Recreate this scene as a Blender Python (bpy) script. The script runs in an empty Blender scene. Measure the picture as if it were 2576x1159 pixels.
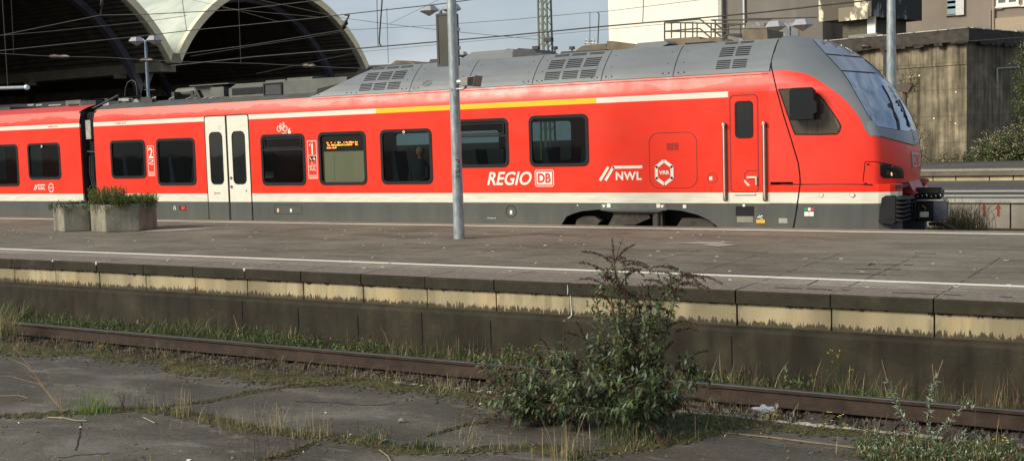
import bpy, bmesh, math, random
from math import sin, cos, pi, radians, sqrt
from mathutils import Vector, Matrix
from mathutils.bvhtree import BVHTree
from mathutils.geometry import delaunay_2d_cdt

SC = bpy.context.scene
COL = SC.collection
random.seed(7)

# ------------------------------------------------------------------ camera
CAM_F, CAM_W, CAM_H = 2940.0, 2576.0, 1159.0
YAW, PITCH, ROLL, CZ = radians(31.2286), radians(4.4234), radians(-1.675), 2.6
Fv = Vector((-sin(YAW)*cos(PITCH), cos(YAW)*cos(PITCH), -sin(PITCH)))
R0 = Vector((cos(YAW), sin(YAW), 0)); U0 = R0.cross(Fv)
Rv = cos(ROLL)*R0 + sin(ROLL)*U0
Uv = -sin(ROLL)*R0 + cos(ROLL)*U0
CP = Vector((0, 0, CZ))
cam = bpy.data.cameras.new('camera'); co = bpy.data.objects.new('camera', cam); COL.objects.link(co)
M = Matrix((Rv, Uv, -Fv)).transposed().to_4x4(); M.translation = CP
co.matrix_world = M
cam.sensor_width = 36; cam.lens = CAM_F/CAM_W*36; cam.clip_start = .1; cam.clip_end = 5000
SC.camera = co
# ------------------------------------------------------------------ sun, sky, exposure
SUN_AZ, SUN_EL = radians(215), radians(31)       # clockwise from +Y
SC.view_settings.view_transform = 'Standard'; SC.view_settings.look = 'None'
SC.view_settings.gamma = 1; SC.view_settings.exposure = 0.46
sd = Vector((sin(SUN_AZ)*cos(SUN_EL), cos(SUN_AZ)*cos(SUN_EL), sin(SUN_EL)))
sl = bpy.data.lights.new('sun', 'SUN'); sl.energy = 3.0; sl.angle = radians(20); sl.color = (1, .925, .785)
so = bpy.data.objects.new('sun', sl); COL.objects.link(so); so.rotation_euler = (-sd).to_track_quat('-Z', 'Y').to_euler()
w = bpy.data.worlds.new('World'); SC.world = w; w.use_nodes = True
nt = w.node_tree; nt.nodes.clear()
N = nt.nodes.new; L = nt.links.new
sky = N('ShaderNodeTexSky'); sky.sky_type = 'NISHITA'; sky.sun_disc = False; sky.sun_elevation = SUN_EL; sky.sun_rotation = SUN_AZ
sky.air_density = 1.0; sky.dust_density = 1.5; sky.ozone_density = 1.0
tc = N('ShaderNodeTexCoord'); mp = N('ShaderNodeMapping'); mp.inputs['Scale'].default_value = (1.2, 1.2, 3.4); mp.inputs['Location'].default_value = (.3, 1.1, .2)
nz = N('ShaderNodeTexNoise'); nz.inputs['Scale'].default_value = 2.6; nz.inputs['Detail'].default_value = 9; nz.inputs['Roughness'].default_value = .55
rp = N('ShaderNodeValToRGB'); rp.color_ramp.elements[0].position = .38; rp.color_ramp.elements[1].position = .62
rp.color_ramp.elements[0].color = (.06, .06, .06, 1); rp.color_ramp.elements[1].color = (.95, .95, .95, 1)
nz2 = N('ShaderNodeTexNoise'); nz2.inputs['Scale'].default_value = 5; nz2.inputs['Detail'].default_value = 6
cl = N('ShaderNodeValToRGB'); cl.color_ramp.elements[0].color = (3.9, 4.5, 5.2, 1); cl.color_ramp.elements[1].color = (6.5, 6.9, 7.3, 1)
cl.color_ramp.elements[0].position = .35; cl.color_ramp.elements[1].position = .7
mx = N('ShaderNodeMix'); mx.data_type = 'RGBA'
bg = N('ShaderNodeBackground'); bg.inputs['Strength'].default_value = .082
wo = N('ShaderNodeOutputWorld')
L(tc.outputs['Generated'], mp.inputs['Vector']); L(mp.outputs['Vector'], nz.inputs['Vector']); L(nz.outputs['Fac'], rp.inputs['Fac'])
L(mp.outputs['Vector'], nz2.inputs['Vector']); L(nz2.outputs['Fac'], cl.inputs['Fac'])
sx = N('ShaderNodeSeparateXYZ'); hz = N('ShaderNodeMath'); hz.operation = 'MULTIPLY_ADD'; hz.inputs[1].default_value = -2.4; hz.inputs[2].default_value = .85; hz.use_clamp = True
mm = N('ShaderNodeMath'); mm.operation = 'MAXIMUM'
L(tc.outputs['Generated'], sx.inputs[0]); L(sx.outputs[2], hz.inputs[0]); L(hz.outputs[0], mm.inputs[0]); L(rp.outputs['Color'], mm.inputs[1]); L(mm.outputs[0], mx.inputs['Factor']); L(sky.outputs['Color'], mx.inputs['A']); L(cl.outputs['Color'], mx.inputs['B'])
L(mx.outputs['Result'], bg.inputs['Color']); L(bg.outputs['Background'], wo.inputs['Surface'])

# ------------------------------------------------------------------ helpers
def ray(x, y): return Fv + (x-CAM_W/2)/CAM_F*Rv - (y-CAM_H/2)/CAM_F*Uv
def atY(x, y, Y): r = ray(x, y); return CP + r*(Y/r.y)
def atZ(x, y, Z): r = ray(x, y); return CP + r*((Z-CZ)/r.z)
def atX(x, y, X): r = ray(x, y); return CP + r*(X/r.x)
TILE = {1:(0,0),2:(644.5,0),3:(1289,0),4:(1933.5,0),5:(0,289.6),6:(644.5,289.6),7:(1289,289.6),8:(1933.5,289.6),
        9:(0,579.2),10:(644.5,579.2),11:(1289,579.2),12:(1933.5,579.2),13:(0,868.8),14:(644.5,868.8),15:(1289,868.8),16:(1933.5,868.8)}
def tz(t, x, y): return (TILE[t][0]+x*.2502, TILE[t][1]+y*.2502)

class MB:
    def __init__(s): s.v=[]; s.f=[]; s.m=[]; s.sm=[]; s.k=[]
    def mark(s): s.k.append((len(s.v),len(s.f))); return s
    def add(s, vs, fs, m=0, sm=False):
        b=len(s.v); s.v += [tuple(p) for p in vs]
        for f in fs: s.f.append([b+i for i in f]); s.m.append(m); s.sm.append(sm)
        return s
    def box(s,x0,x1,y0,y1,z0,z1,m=0):
        return s.add([(x0,y0,z0),(x1,y0,z0),(x1,y1,z0),(x0,y1,z0),(x0,y0,z1),(x1,y0,z1),(x1,y1,z1),(x0,y1,z1)],
                     [(0,3,2,1),(4,5,6,7),(0,1,5,4),(1,2,6,5),(2,3,7,6),(3,0,4,7)],m)
    def obox(s,c,ax,ay,az,m=0):          # centre and three half-axis vectors
        c,ax,ay,az=map(Vector,(c,ax,ay,az)); vs=[c+i*ax+j*ay+k*az for k in(-1,1) for j in(-1,1) for i in(-1,1)]
        return s.add(vs,[(0,2,3,1),(4,5,7,6),(0,1,5,4),(1,3,7,5),(3,2,6,7),(2,0,4,6)],m)
    def bar(s,p,q,w,h,m=0,up=(0,0,1)):
        p,q=Vector(p),Vector(q); d=(q-p); l=d.length
        if l<1e-6: return s
        d/=l; a=d.cross(Vector(up))
        if a.length<1e-4: a=d.cross(Vector((1,0,0)))
        a.normalize(); b=a.cross(d)
        return s.obox((p+q)/2,a*w/2,d*l/2,b*h/2,m)
    def tube(s,pts,r,n=8,m=0,caps=True,sm=True):
        pts=[Vector(p) for p in pts]; k=len(pts); rr=r if isinstance(r,(list,tuple)) else [r]*k
        vs=[]; prev=None
        for i,p in enumerate(pts):
            d=(pts[min(i+1,k-1)]-pts[max(i-1,0)]); d.normalize()
            if prev is None:
                a=d.cross(Vector((0,0,1)))
                if a.length<.1: a=d.cross(Vector((1,0,0)))
            else: a=prev-d*prev.dot(d)
            a.normalize(); prev=a; b=d.cross(a)
            for j in range(n): t=2*pi*j/n; vs.append(p+(a*cos(t)+b*sin(t))*rr[i])
        fs=[(i*n+j,i*n+(j+1)%n,(i+1)*n+(j+1)%n,(i+1)*n+j) for i in range(k-1) for j in range(n)]
        s.add(vs,fs,m,sm)
        if caps: s.add(vs[:n],[tuple(range(n))[::-1]],m); s.add(vs[-n:],[tuple(range(n))],m)
        return s
    def prism(s,pts,axis,a,b,m=0):       # 2-D outline swept along one axis
        def P(u,v,t): return {'Y':(u,t,v),'X':(t,u,v),'Z':(u,v,t)}[axis]
        n=len(pts); vs=[P(u,v,a) for u,v in pts]+[P(u,v,b) for u,v in pts]
        return s.add(vs,[tuple(range(n)),tuple(range(2*n-1,n-1,-1))]+[(i,(i+1)%n+0,(i+1)%n+n,i+n) for i in range(n)],m)
    def ring(s,o,i,axis,a,b,m=0):        # annulus between two outlines of equal count
        def P(u,v,t): return {'Y':(u,t,v),'X':(t,u,v),'Z':(u,v,t)}[axis]
        n=len(o); vs=[P(u,v,a) for u,v in o]+[P(u,v,a) for u,v in i]+[P(u,v,b) for u,v in o]+[P(u,v,b) for u,v in i]; fs=[]
        for k in range(n):
            q=(k+1)%n; fs+=[(k,q,n+q,n+k),(2*n+k,2*n+q,q,k),(n+k,n+q,3*n+q,3*n+k),(2*n+k,3*n+k,3*n+q,2*n+q)]
        return s.add(vs,fs,m)
    def grid(s,rows,m=0,sm=True,flip=False):
        h=len(rows); n=len(rows[0]); vs=[p for r in rows for p in r]; fs=[]
        for i in range(h-1):
            for j in range(n-1):
                q=(i*n+j,i*n+j+1,(i+1)*n+j+1,(i+1)*n+j); fs.append(q[::-1] if flip else q)
        return s.add(vs,fs,m,sm)
    def mesh(s,name):
        me=bpy.data.meshes.new(name); me.from_pydata(s.v,[],s.f)
        me.polygons.foreach_set('material_index',s.m); me.polygons.foreach_set('use_smooth',s.sm); me.update(); return me
    def build(s,name,mats,parent=None,bevel=0,normals=True):
        me=s.mesh(name)
        if normals:
            bm=bmesh.new(); bm.from_mesh(me)
            if bevel: bmesh.ops.remove_doubles(bm,verts=bm.verts,dist=1e-5)
            bmesh.ops.recalc_face_normals(bm,faces=bm.faces); bm.to_mesh(me); bm.free()
        for m in (mats if isinstance(mats,(list,tuple)) else [mats]): me.materials.append(m)
        o=bpy.data.objects.new(name,me); COL.objects.link(o)
        if parent is not None:
            o.parent=parent
            if parent.type=='EMPTY' and not parent.get('_local'): o.location=-parent.location
        if bevel:
            md=o.modifiers.new('bevel','BEVEL'); md.width=bevel; md.segments=2; md.limit_method='ANGLE'; md.angle_limit=radians(40)
        return o

def build_each(mb,name,mats,parent):
    """every marked piece becomes a part of its own"""
    K=mb.k+[(len(mb.v),len(mb.f))]
    for (v0,f0),(v1,f1) in zip(K,K[1:]):
        q=MB(); q.v=mb.v[v0:v1]; q.f=[[i-v0 for i in f] for f in mb.f[f0:f1]]; q.m=mb.m[f0:f1]; q.sm=mb.sm[f0:f1]; q.build(name,mats,parent)
def tag(o,label=None,cat=None,group=None,kind=None):
    if label: o['label']=label
    if cat: o['category']=cat
    if group: o['group']=group
    if kind: o['kind']=kind
    return o
def thing(name,label,cat,loc=(0,0,0),group=None,local=False,rz=0):
    o=bpy.data.objects.new(name,None); COL.objects.link(o); o.location=loc; o.rotation_euler.z=rz
    o.empty_display_size=.2
    if local: o['_local']=1
    return tag(o,label,cat,group)
def copy_tree(o,parent=None):
    c=o.copy(); COL.objects.link(c); c.parent=parent
    for ch in list(o.children): copy_tree(ch,c)
    return c
def rr(x0,x1,z0,z1,r,n=5):
    P=[]
    for cx,cz,a in ((x1-r,z1-r,0),(x0+r,z1-r,90),(x0+r,z0+r,180),(x1-r,z0+r,270)):
        for k in range(n+1): t=radians(a+90*k/n); P.append((cx+r*cos(t),cz+r*sin(t)))
    return P
def circ(cx,cz,r,n=16,ph=0): return [(cx+r*cos(2*pi*k/n+ph),cz+r*sin(2*pi*k/n+ph)) for k in range(n)]
def lerp(a,b,t): return a+(b-a)*t
def interp(pts,x):
    if x<=pts[0][0]: return pts[0][1]
    for (a,b),(c,d) in zip(pts,pts[1:]):
        if x<=c: return lerp(b,d,(x-a)/(c-a))
    return pts[-1][1]

# ------------------------------------------------------------------ materials
class Mat:
    def __init__(s,name,rough=.6,metal=0,spec=.5):
        s.m=bpy.data.materials.new(name); s.m.use_nodes=True; s.t=s.m.node_tree; s.b=s.t.nodes['Principled BSDF']
        s.b.inputs['Roughness'].default_value=rough; s.b.inputs['Metallic'].default_value=metal
        s.b.inputs['Specular IOR Level'].default_value=spec; s._c=None
    def n(s,k,**kw):
        o=s.t.nodes.new(k)
        for a,v in kw.items(): setattr(o,a,v)
        return o
    def l(s,a,b): s.t.links.new(a,b)
    def coord(s,scale=(1,1,1),rot=None):
        if s._c is None: s._c=s.n('ShaderNodeTexCoord')
        m=s.n('ShaderNodeMapping'); m.inputs['Scale'].default_value=scale
        if rot: m.inputs['Rotation'].default_value=rot
        s.l(s._c.outputs['Object'],m.inputs['Vector']); return m.outputs['Vector']
    def noise(s,scale=5,detail=5,st=(1,1,1),rough=.55,dist=0):
        o=s.n('ShaderNodeTexNoise'); o.inputs['Scale'].default_value=scale; o.inputs['Detail'].default_value=detail
        o.inputs['Roughness'].default_value=rough; o.inputs['Distortion'].default_value=dist; s.l(s.coord(st),o.inputs['Vector']); return o.outputs['Fac']
    def ramp(s,fac,*stops,interp='LINEAR'):
        r=s.n('ShaderNodeValToRGB'); r.color_ramp.interpolation=interp; e=r.color_ramp.elements
        while len(e)<len(stops): e.new(.5)
        for k,(p,c) in enumerate(stops):
            e[k].position=p; e[k].color=(*c,1) if isinstance(c,(tuple,list)) else (c,c,c,1)
        s.l(fac,r.inputs['Fac']); return r.outputs['Color']
    def mix(s,fac,a,b,mode='MIX'):
        o=s.n('ShaderNodeMix',data_type='RGBA',blend_type=mode)
        for sock,v in ((o.inputs['Factor'],fac),(o.inputs['A'],a),(o.inputs['B'],b)):
            if hasattr(v,'links'): s.l(v,sock)
            elif isinstance(v,(tuple,list)): sock.default_value=(*v,1)
            else: sock.default_value=v
        return o.outputs['Result']
    def math(s,op,a,b=None,c=None,clamp=False):
        o=s.n('ShaderNodeMath',operation=op); o.use_clamp=clamp
        for i,v in enumerate((a,b,c)):
            if v is None: continue
            if hasattr(v,'links'): s.l(v,o.inputs[i])
            else: o.inputs[i].default_value=v
        return o.outputs[0]
    def xyz(s):
        if s._c is None: s._c=s.n('ShaderNodeTexCoord')
        o=s.n('ShaderNodeSeparateXYZ'); s.l(s._c.outputs['Object'],o.inputs[0]); return o.outputs
    def color(s,c):
        if hasattr(c,'links'): s.l(c,s.b.inputs['Base Color'])
        else: s.b.inputs['Base Color'].default_value=(*c,1)
        return s
    def rough(s,v): s.l(v,s.b.inputs['Roughness']); return s
    def bump(s,h,strength=.3,dist=.02):
        o=s.n('ShaderNodeBump'); o.inputs['Strength'].default_value=strength; o.inputs['Distance'].default_value=dist
        s.l(h,o.inputs['Height']); s.l(o.outputs['Normal'],s.b.inputs['Normal']); return s
def plain(name,c,rough=.6,metal=0,var=.25,scale=8,bump=0,spec=.5,st=(1,1,1)):
    m=Mat(name,rough,metal,spec); f=m.noise(scale,6,st)
    m.color(m.ramp(f,(.3,tuple(x*(1-var) for x in c)),(.7,tuple(min(1,x*(1+var)) for x in c))))
    if bump: m.bump(m.noise(scale*4,4),bump,.01)
    return m.m
def leafmat(name,*cols,rough=.5,trans=.15):
    m=Mat(name,rough); g=m.n('ShaderNodeNewGeometry'); k=len(cols)
    c=m.ramp(g.outputs['Random Per Island'],*[((i+.0)/k,cc) for i,cc in enumerate(cols)]); m.color(c)
    t=m.n('ShaderNodeBsdfTranslucent'); m.l(c,t.inputs['Color']); x=m.n('ShaderNodeMixShader'); x.inputs[0].default_value=trans
    m.l(m.b.outputs[0],x.inputs[1]); m.l(t.outputs[0],x.inputs[2]); m.l(x.outputs[0],m.t.nodes['Material Output'].inputs['Surface'])
    return m.m

RED=(.84,.031,.010); WHITE=(.74,.72,.60); YEL=(.86,.52,.02); SKIRT=(.060,.068,.060); HOOD=(.165,.18,.185)
def paint_mat():
    m=Mat('train_paint',.34,0,.32); X,_,Z=m.xyz()
    def band(z0,z1): return m.math('MULTIPLY',m.math('GREATER_THAN',Z,z0),m.math('LESS_THAN',Z,z1))
    def xb(x0,x1): return m.math('MULTIPLY',m.math('GREATER_THAN',X,x0),m.math('LESS_THAN',X,x1))
    f=m.noise(.9,4,(1,1,3)); red=m.mix(m.ramp(f,(.35,0),(.7,1)),RED,(.74,.040,.018))
    # peeled clear coat and painted-in sky sheen: ragged pale patches along the cantrail
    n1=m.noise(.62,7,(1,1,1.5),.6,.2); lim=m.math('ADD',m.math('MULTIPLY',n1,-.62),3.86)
    worn_sheen=m.math('MULTIPLY',m.math('GREATER_THAN',Z,lim),m.math('LESS_THAN',X,-7.2))
    red=m.mix(m.math('MULTIPLY',worn_sheen,.42),red,(.80,.26,.20))
    wf=m.noise(2.5,5,(1,1,6)); wh=m.mix(m.ramp(wf,(.4,0),(.75,1)),WHITE,(.60,.57,.45))
    c=m.mix(band(1.30,1.50),red,wh)
    s=m.math('MULTIPLY',band(3.272,3.378),m.math('LESS_THAN',X,-7.83)); c=m.mix(s,c,WHITE)
    y=m.math('MULTIPLY',band(3.272,3.378),xb(-16.06,-10.57)); c=m.mix(y,c,YEL)
    m.color(c); m.rough(m.ramp(m.noise(3,5),(.3,.28),(.7,.42))); m.bump(m.noise(.8,2,(1,1,1)),.06,.03)
    return m.m
def nose_mat():
    m=Mat('cab_paint',.36,0,.5); X,_,Z=m.xyz()
    pts=[(-7.051,3.712),(-6.85,3.72),(-6.681,3.699),(-6.319,3.594),(-5.963,3.365),(-5.753,3.201),(-5.456,2.855),(-5.237,2.494),(-5.15,2.47),(-4.9,2.40),(-4.7,2.33)]
    fc=m.n('ShaderNodeFloatCurve'); cv=fc.mapping.curves[0]; x0,x1,z0,z1=-7.2,-4.6,2.0,4.0
    P=[((a-x0)/(x1-x0),(b-z0)/(z1-z0)) for a,b in pts]; P=[(0,P[0][1])]+P+[(1,P[-1][1])]
    while len(cv.points)<len(P): cv.points.new(.5,.5)
    for k,(a,b) in enumerate(P): cv.points[k].location=(a,b)
    fc.mapping.update()
    m.l(m.math('DIVIDE',m.math('SUBTRACT',X,x0),x1-x0,clamp=True),fc.inputs['Value'])
    g=m.math('GREATER_THAN',m.math('DIVIDE',m.math('SUBTRACT',Z,z0),z1-z0),fc.outputs[0])
    red=m.mix(m.noise(1.2,5),(.74,.034,.014),(.82,.032,.012)); hood=m.mix(m.noise(1.6,6),(.12,.135,.145),(.17,.185,.195))
    m.color(m.mix(g,red,hood)); m.rough(m.ramp(m.noise(2,5),(.3,.32),(.7,.46))); return m.m
MP=paint_mat(); MN=nose_mat()
M_red=plain('red_paint',RED,.34,var=.06); M_white=plain('white_paint',WHITE,.45,var=.06); M_decal=plain('white_lettering',(.80,.78,.68),.5,var=.04)
M_decalred=plain('red_lettering',(.7,.03,.02),.5,var=.05)
M_skirt=Mat('skirt_grey_paint',.5); _z=M_skirt.xyz()[2]; _n=M_skirt.noise(1.6,7,(1.6,1,.35),.65); _c=M_skirt.ramp(_n,(.3,(.055,.061,.055)),(.6,(.072,.079,.070)),(.8,(.10,.10,.085)))
_g=M_skirt.math('SUBTRACT',M_skirt.math('MULTIPLY',_n,.55),M_skirt.math('MULTIPLY',M_skirt.math('SUBTRACT',_z,.86),1.1),clamp=True); M_skirt.color(M_skirt.mix(_g,_c,(.15,.125,.09))); M_skirt=M_skirt.m; M_fair=plain('roof_grey_paint',HOOD,.42,var=.12,scale=1.2,st=(1,1,3))
M_roof=plain('dirty_roof_grey',(.07,.07,.062),.7,var=.35,scale=3); M_roofbrown=plain('brown_dusted_roof',(.16,.125,.08),.8,var=.35,scale=3)
M_roofbox=plain('roof_box_grey',(.105,.11,.095),.6,var=.25,scale=3)
M_black=plain('black_rubber',(.010,.010,.011),.6,var=.3,spec=.25); M_dark=plain('dark_metal',(.03,.03,.032),.55,var=.4)
M_steel=plain('bright_steel',(.80,.74,.60),.3,.35,var=.1); M_silver=plain('dull_silver',(.4,.4,.37),.4,.6,var=.3)
M_bogie=plain('bogie_dusty_brown',(.055,.045,.035),.75,var=.4,scale=6)
def glass(name,tint,alpha,rough=.03,base=(.006,.008,.009)):
    m=Mat(name,rough,0,.8); m.color(base); t=m.n('ShaderNodeBsdfTransparent'); t.inputs[0].default_value=(*tint,1)
    x=m.n('ShaderNodeMixShader'); x.inputs[0].default_value=alpha
    m.l(m.b.outputs[0],x.inputs[1]); m.l(t.outputs[0],x.inputs[2]); m.l(x.outputs[0],m.t.nodes['Material Output'].inputs['Surface'])
    m.bump(m.noise(1.3,2),.03,.05); return m.m
M_glass=glass('tinted_glass',(.72,.80,.80),.80); M_glassdark=glass('dark_door_glass',(.3,.35,.35),.25); M_screen=Mat('windscreen_glass',.05,.60); M_screen.color((.30,.37,.46)); M_screen=M_screen.m
M_clear=glass('clear_glass',(.9,.92,.86),.88)
M_cabglass=glass('cab_side_glass',(.95,.93,.86),.58,base=(.17,.15,.105))  # reflection on the pane is painted in as a brown base colour
def emit(name,c,s):
    m=Mat(name); m.color((0,0,0)); m.b.inputs['Emission Color'].default_value=(*c,1); m.b.inputs['Emission Strength'].default_value=s; return m.m
M_upper=Mat('upper_smoked_glass',.16,.5); M_upper.color((.30,.34,.42)); M_upper=M_upper.m
M_led=emit('amber_led',(1,.25,.03),2.6); M_lamp=emit('warm_headlamp_glow',(1,.62,.35),.9)
M_galv=None
def galv():
    m=Mat('galvanised_steel',.42,.35); f=m.noise(14,6,(1,1,.35),.65); m.color(m.ramp(f,(.3,(.20,.24,.25)),(.52,(.36,.40,.41)),(.72,(.50,.53,.50)))); m.bump(m.noise(40,3),.15,.004); return m.m
M_galv=galv(); M_galvblue=plain('blue_grey_pole_paint',(.17,.24,.30),.5,.1,var=.25)
M_cream=plain('cream_rim_paint',(.80,.72,.50),.7,var=.12,scale=1.2); 
def mk_membrane():
    m=Mat('pale_roof_skin',.55); f=m.noise(.5,6,(1,.4,1.6),.6,.6); m.color(m.ramp(f,(.3,(.40,.44,.36)),(.55,(.54,.58,.48)),(.75,(.62,.65,.55)))); m.bump(m.noise(1.2,3),.15,.05); return m.m
M_skin=mk_membrane(); M_corr=plain('dark_corrugated_lining',(.105,.088,.062),.8,var=.35,scale=.8); M_rib=plain('steel_arch_paint',(.13,.12,.15),.6,var=.3,scale=1.5)
M_gutter=plain('gutter_beam_concrete',(.30,.27,.19),.8,var=.3,scale=.7)
def conc(name,dark,mid,light,sx=1.0,streak=.5,pat=None):
    m=Mat(name,.85,0,.3); a=m.noise(.9*sx,8,(1,1,1),.62); b=m.noise((4.5 if pat else 2.2)*sx,6,(1,1,.07 if pat else .12),.65)
    c=m.ramp(a,(.28,dark),(.5,mid),(.72,light)); d=m.ramp(b,(.34,(.22,.20,.17)),(.58,(1,1,1)))
    c=m.mix(streak,c,d,'MULTIPLY')
    if pat:
        X,_,Z=m.xyz(); z=m.math('FRACT',m.math('MULTIPLY',Z,pat)); c=m.mix(m.math('MULTIPLY',m.math('LESS_THAN',z,.05),.25),c,(.05,.045,.035))
    m.color(c); m.bump(m.noise(9*sx,6),.35,.02); return m.m
M_bunk=conc('stained_shuttered_concrete',(.10,.083,.055),(.21,.178,.12),(.40,.34,.225),.7,.85,.62)
M_slab=plain('tarry_roof_edge',(.045,.036,.028),.8,var=.5,scale=2.5,bump=.3)
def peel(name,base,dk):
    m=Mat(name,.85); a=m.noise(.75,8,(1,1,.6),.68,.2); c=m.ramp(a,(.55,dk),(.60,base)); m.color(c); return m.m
M_tower=peel('peeling_render',(.75,.68,.5),(.10,.085,.06)); M_towershade=peel('shaded_peeling_render',(.30,.30,.27),(.035,.037,.033))
M_whitewall=plain('sunlit_white_render',(.92,.88,.74),.8,var=.03,scale=.3)
M_greywall=conc('grey_rendered_wall',(.17,.155,.13),(.20,.185,.155),(.235,.215,.185),.2,.15)
M_tanwall=conc('brown_grey_rendered_wall',(.20,.165,.13),(.25,.205,.165),(.29,.24,.19),.2,.12)

def asphalt(name,d,mid,li,joints=0,sc=1.0,stain=False):
    m=Mat(name,.9,0,.25); a=m.noise(.7*sc,7,(1,1.6,1),.62,.4); f=m.noise(55*sc,3,(1,1,1),.7); g=m.noise(13*sc,5,(1,1.5,1),.7)
    c=m.ramp(a,(.30,d),(.5,mid),(.70,li)); c=m.mix(.75,c,m.ramp(f,(.34,(.45,.45,.45)),(.5,(1,1,1)),(.66,(1.0,1.0,1.0))),'MULTIPLY')
    c=m.mix(m.ramp(f,(.66,0),(.74,.7)),c,(.34,.32,.29)); c=m.mix(.5,c,m.ramp(g,(.3,(.62,.62,.62)),(.6,(1,1,1))),'MULTIPLY')
    if stain:
        q=m.noise(1.5,8,(1,3.2,1),.72,.8); c=m.mix(m.ramp(q,(.56,0),(.66,.55)),c,(.23,.215,.19)); q=m.noise(.9,6,(1,2.6,1),.7,.5); c=m.mix(m.ramp(q,(.30,.5),(.42,0)),c,(.035,.030,.026))
    else:
        q3=m.noise(24,4,(.55,1.7,1),.75); c=m.mix(.55,c,m.ramp(q3,(.36,(.55,.55,.55)),(.5,(.95,.95,.95)),(.64,(1.0,1.0,1.0))),'MULTIPLY'); c=m.mix(m.ramp(q3,(.58,0),(.70,.35)),c,(.36,.33,.28)); q=m.noise(.8,7,(.5,3.0,1),.7,.6); c=m.mix(m.ramp(q,(.54,0),(.68,.4)),c,(.27,.235,.19)); q=m.noise(.6,6,(.5,2.6,1),.7,.5); c=m.mix(m.ramp(q,(.32,.55),(.44,0)),c,(.060,.050,.040))
    if joints:
        X,Y,_=m.xyz(); k=m.math('MULTIPLY',m.math('ADD',X,2.47),1/1.058); qq=m.math('FRACT',k); jy=m.math('FRACT',m.math('MULTIPLY',m.math('SUBTRACT',Y,12.62),1.9))
        jj=m.math('MAXIMUM',m.math('LESS_THAN',qq,.020),m.math('LESS_THAN',jy,.05))
        part=m.math('GREATER_THAN',m.noise(1.3,3,(.7,2.5,1)),.44); far=m.math('LESS_THAN',Y,16.5); rt=m.math('GREATER_THAN',X,-12.5)
        k2=m.math('MULTIPLY',m.math('MULTIPLY',jj,part),m.math('MULTIPLY',far,rt)); c=m.mix(m.math('MULTIPLY',k2,.85),c,(.02,.017,.014))
    m.color(c); m.bump(m.math('ADD',f,g),.5,.006); return m.m
M_plat=asphalt('weathered_platform_asphalt',(.12,.105,.075),(.19,.17,.128),(.26,.235,.182),1)
M_edge=asphalt('pinkish_edge_slabs',(.20,.17,.122),(.28,.247,.19),(.36,.325,.26),1)
M_near=asphalt('old_grey_asphalt',(.056,.050,.038),(.092,.083,.066),(.18,.165,.135),0,stain=True)
M_far=asphalt('distant_platform_asphalt',(.07,.065,.055),(.10,.092,.08),(.13,.12,.10),0,.3)
def ballast():
    m=Mat('dark_ballast_soil',.95,0,.2); v=m.n('ShaderNodeTexVoronoi'); v.inputs['Scale'].default_value=16; m.l(m.coord(),v.inputs['Vector'])
    h=m.n('ShaderNodeSeparateColor'); m.l(v.outputs['Color'],h.inputs[0]); c=m.ramp(h.outputs[0],(.0,(.018,.013,.010)),(.6,(.05,.036,.028)),(1,(.10,.08,.065)))
    m.color(m.mix(.6,c,m.ramp(m.noise(1.5,5),(.3,(.4,.35,.3)),(.7,(1,1,1))),'MULTIPLY')); m.bump(v.outputs['Distance'],.9,.05); return m.m
M_ballast=ballast()
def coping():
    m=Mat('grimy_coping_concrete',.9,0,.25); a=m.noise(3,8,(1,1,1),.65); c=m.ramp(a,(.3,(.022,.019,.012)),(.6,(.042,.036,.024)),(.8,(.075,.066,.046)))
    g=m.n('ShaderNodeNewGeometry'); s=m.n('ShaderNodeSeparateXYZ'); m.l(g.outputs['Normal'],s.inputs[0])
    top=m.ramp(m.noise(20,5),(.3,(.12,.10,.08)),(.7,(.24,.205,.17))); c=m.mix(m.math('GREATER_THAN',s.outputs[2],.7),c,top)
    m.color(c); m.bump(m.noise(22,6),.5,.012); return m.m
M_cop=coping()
def yellow_face(nm='yellowed_lime_face',th=.52,k=1.0):
    m=Mat(nm,.85,0,.25); X,_,Z=m.xyz(); a=m.noise(1.6,6,(1,1,.5),.6)
    c=m.ramp(a,(.28,(.25,.21,.13)),(.40,(.37,.31,.19)),(.56,(.46,.39,.24)),(.74,(.50,.34,.18)))
    r=m.noise(26,8,(1,1,.22),.75); r2=m.noise(1.1,3,(1,1,.1))
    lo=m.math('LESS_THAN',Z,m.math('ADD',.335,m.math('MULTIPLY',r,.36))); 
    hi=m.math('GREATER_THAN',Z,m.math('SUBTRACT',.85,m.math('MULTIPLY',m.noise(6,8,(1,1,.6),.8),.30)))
    patch=m.ramp(r2,(th-.05,0),(th+.06,.7)); streak=m.ramp(m.noise(7,5,(1,1,.08)),(.50,0),(.72,.6*k))
    fx=m.math('FRACT',m.math('MULTIPLY',m.math('ADD',X,2.47),1/1.058)); nj=m.math('MAXIMUM',m.math('SUBTRACT',1,m.math('MULTIPLY',fx,7)),m.math('SUBTRACT',1,m.math('MULTIPLY',m.math('SUBTRACT',1,fx),9)),clamp=True)
    c=m.mix(m.math('MULTIPLY',nj,m.ramp(m.noise(5,6,(1,1,.5),.7),(.40,0),(.58,.85))),c,(.11,.092,.055))
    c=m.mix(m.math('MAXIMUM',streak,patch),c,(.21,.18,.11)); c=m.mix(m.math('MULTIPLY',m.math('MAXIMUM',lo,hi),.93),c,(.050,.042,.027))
    m.color(c); m.bump(r,.5,.015); return m.m
M_yface=yellow_face(); M_yface2=yellow_face('soiled_lime_face',.43,1.35)
M_lower=conc('damp_dark_concrete',(.020,.017,.010),(.034,.029,.018),(.060,.050,.032),1.6,.6)
M_line=Mat('worn_white_line',.7); _f=M_line.noise(9,6,(1,3,1),.7); M_line.color(M_line.ramp(_f,(.28,(.30,.27,.23)),(.42,(.72,.69,.62)))); M_line=M_line.m
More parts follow.
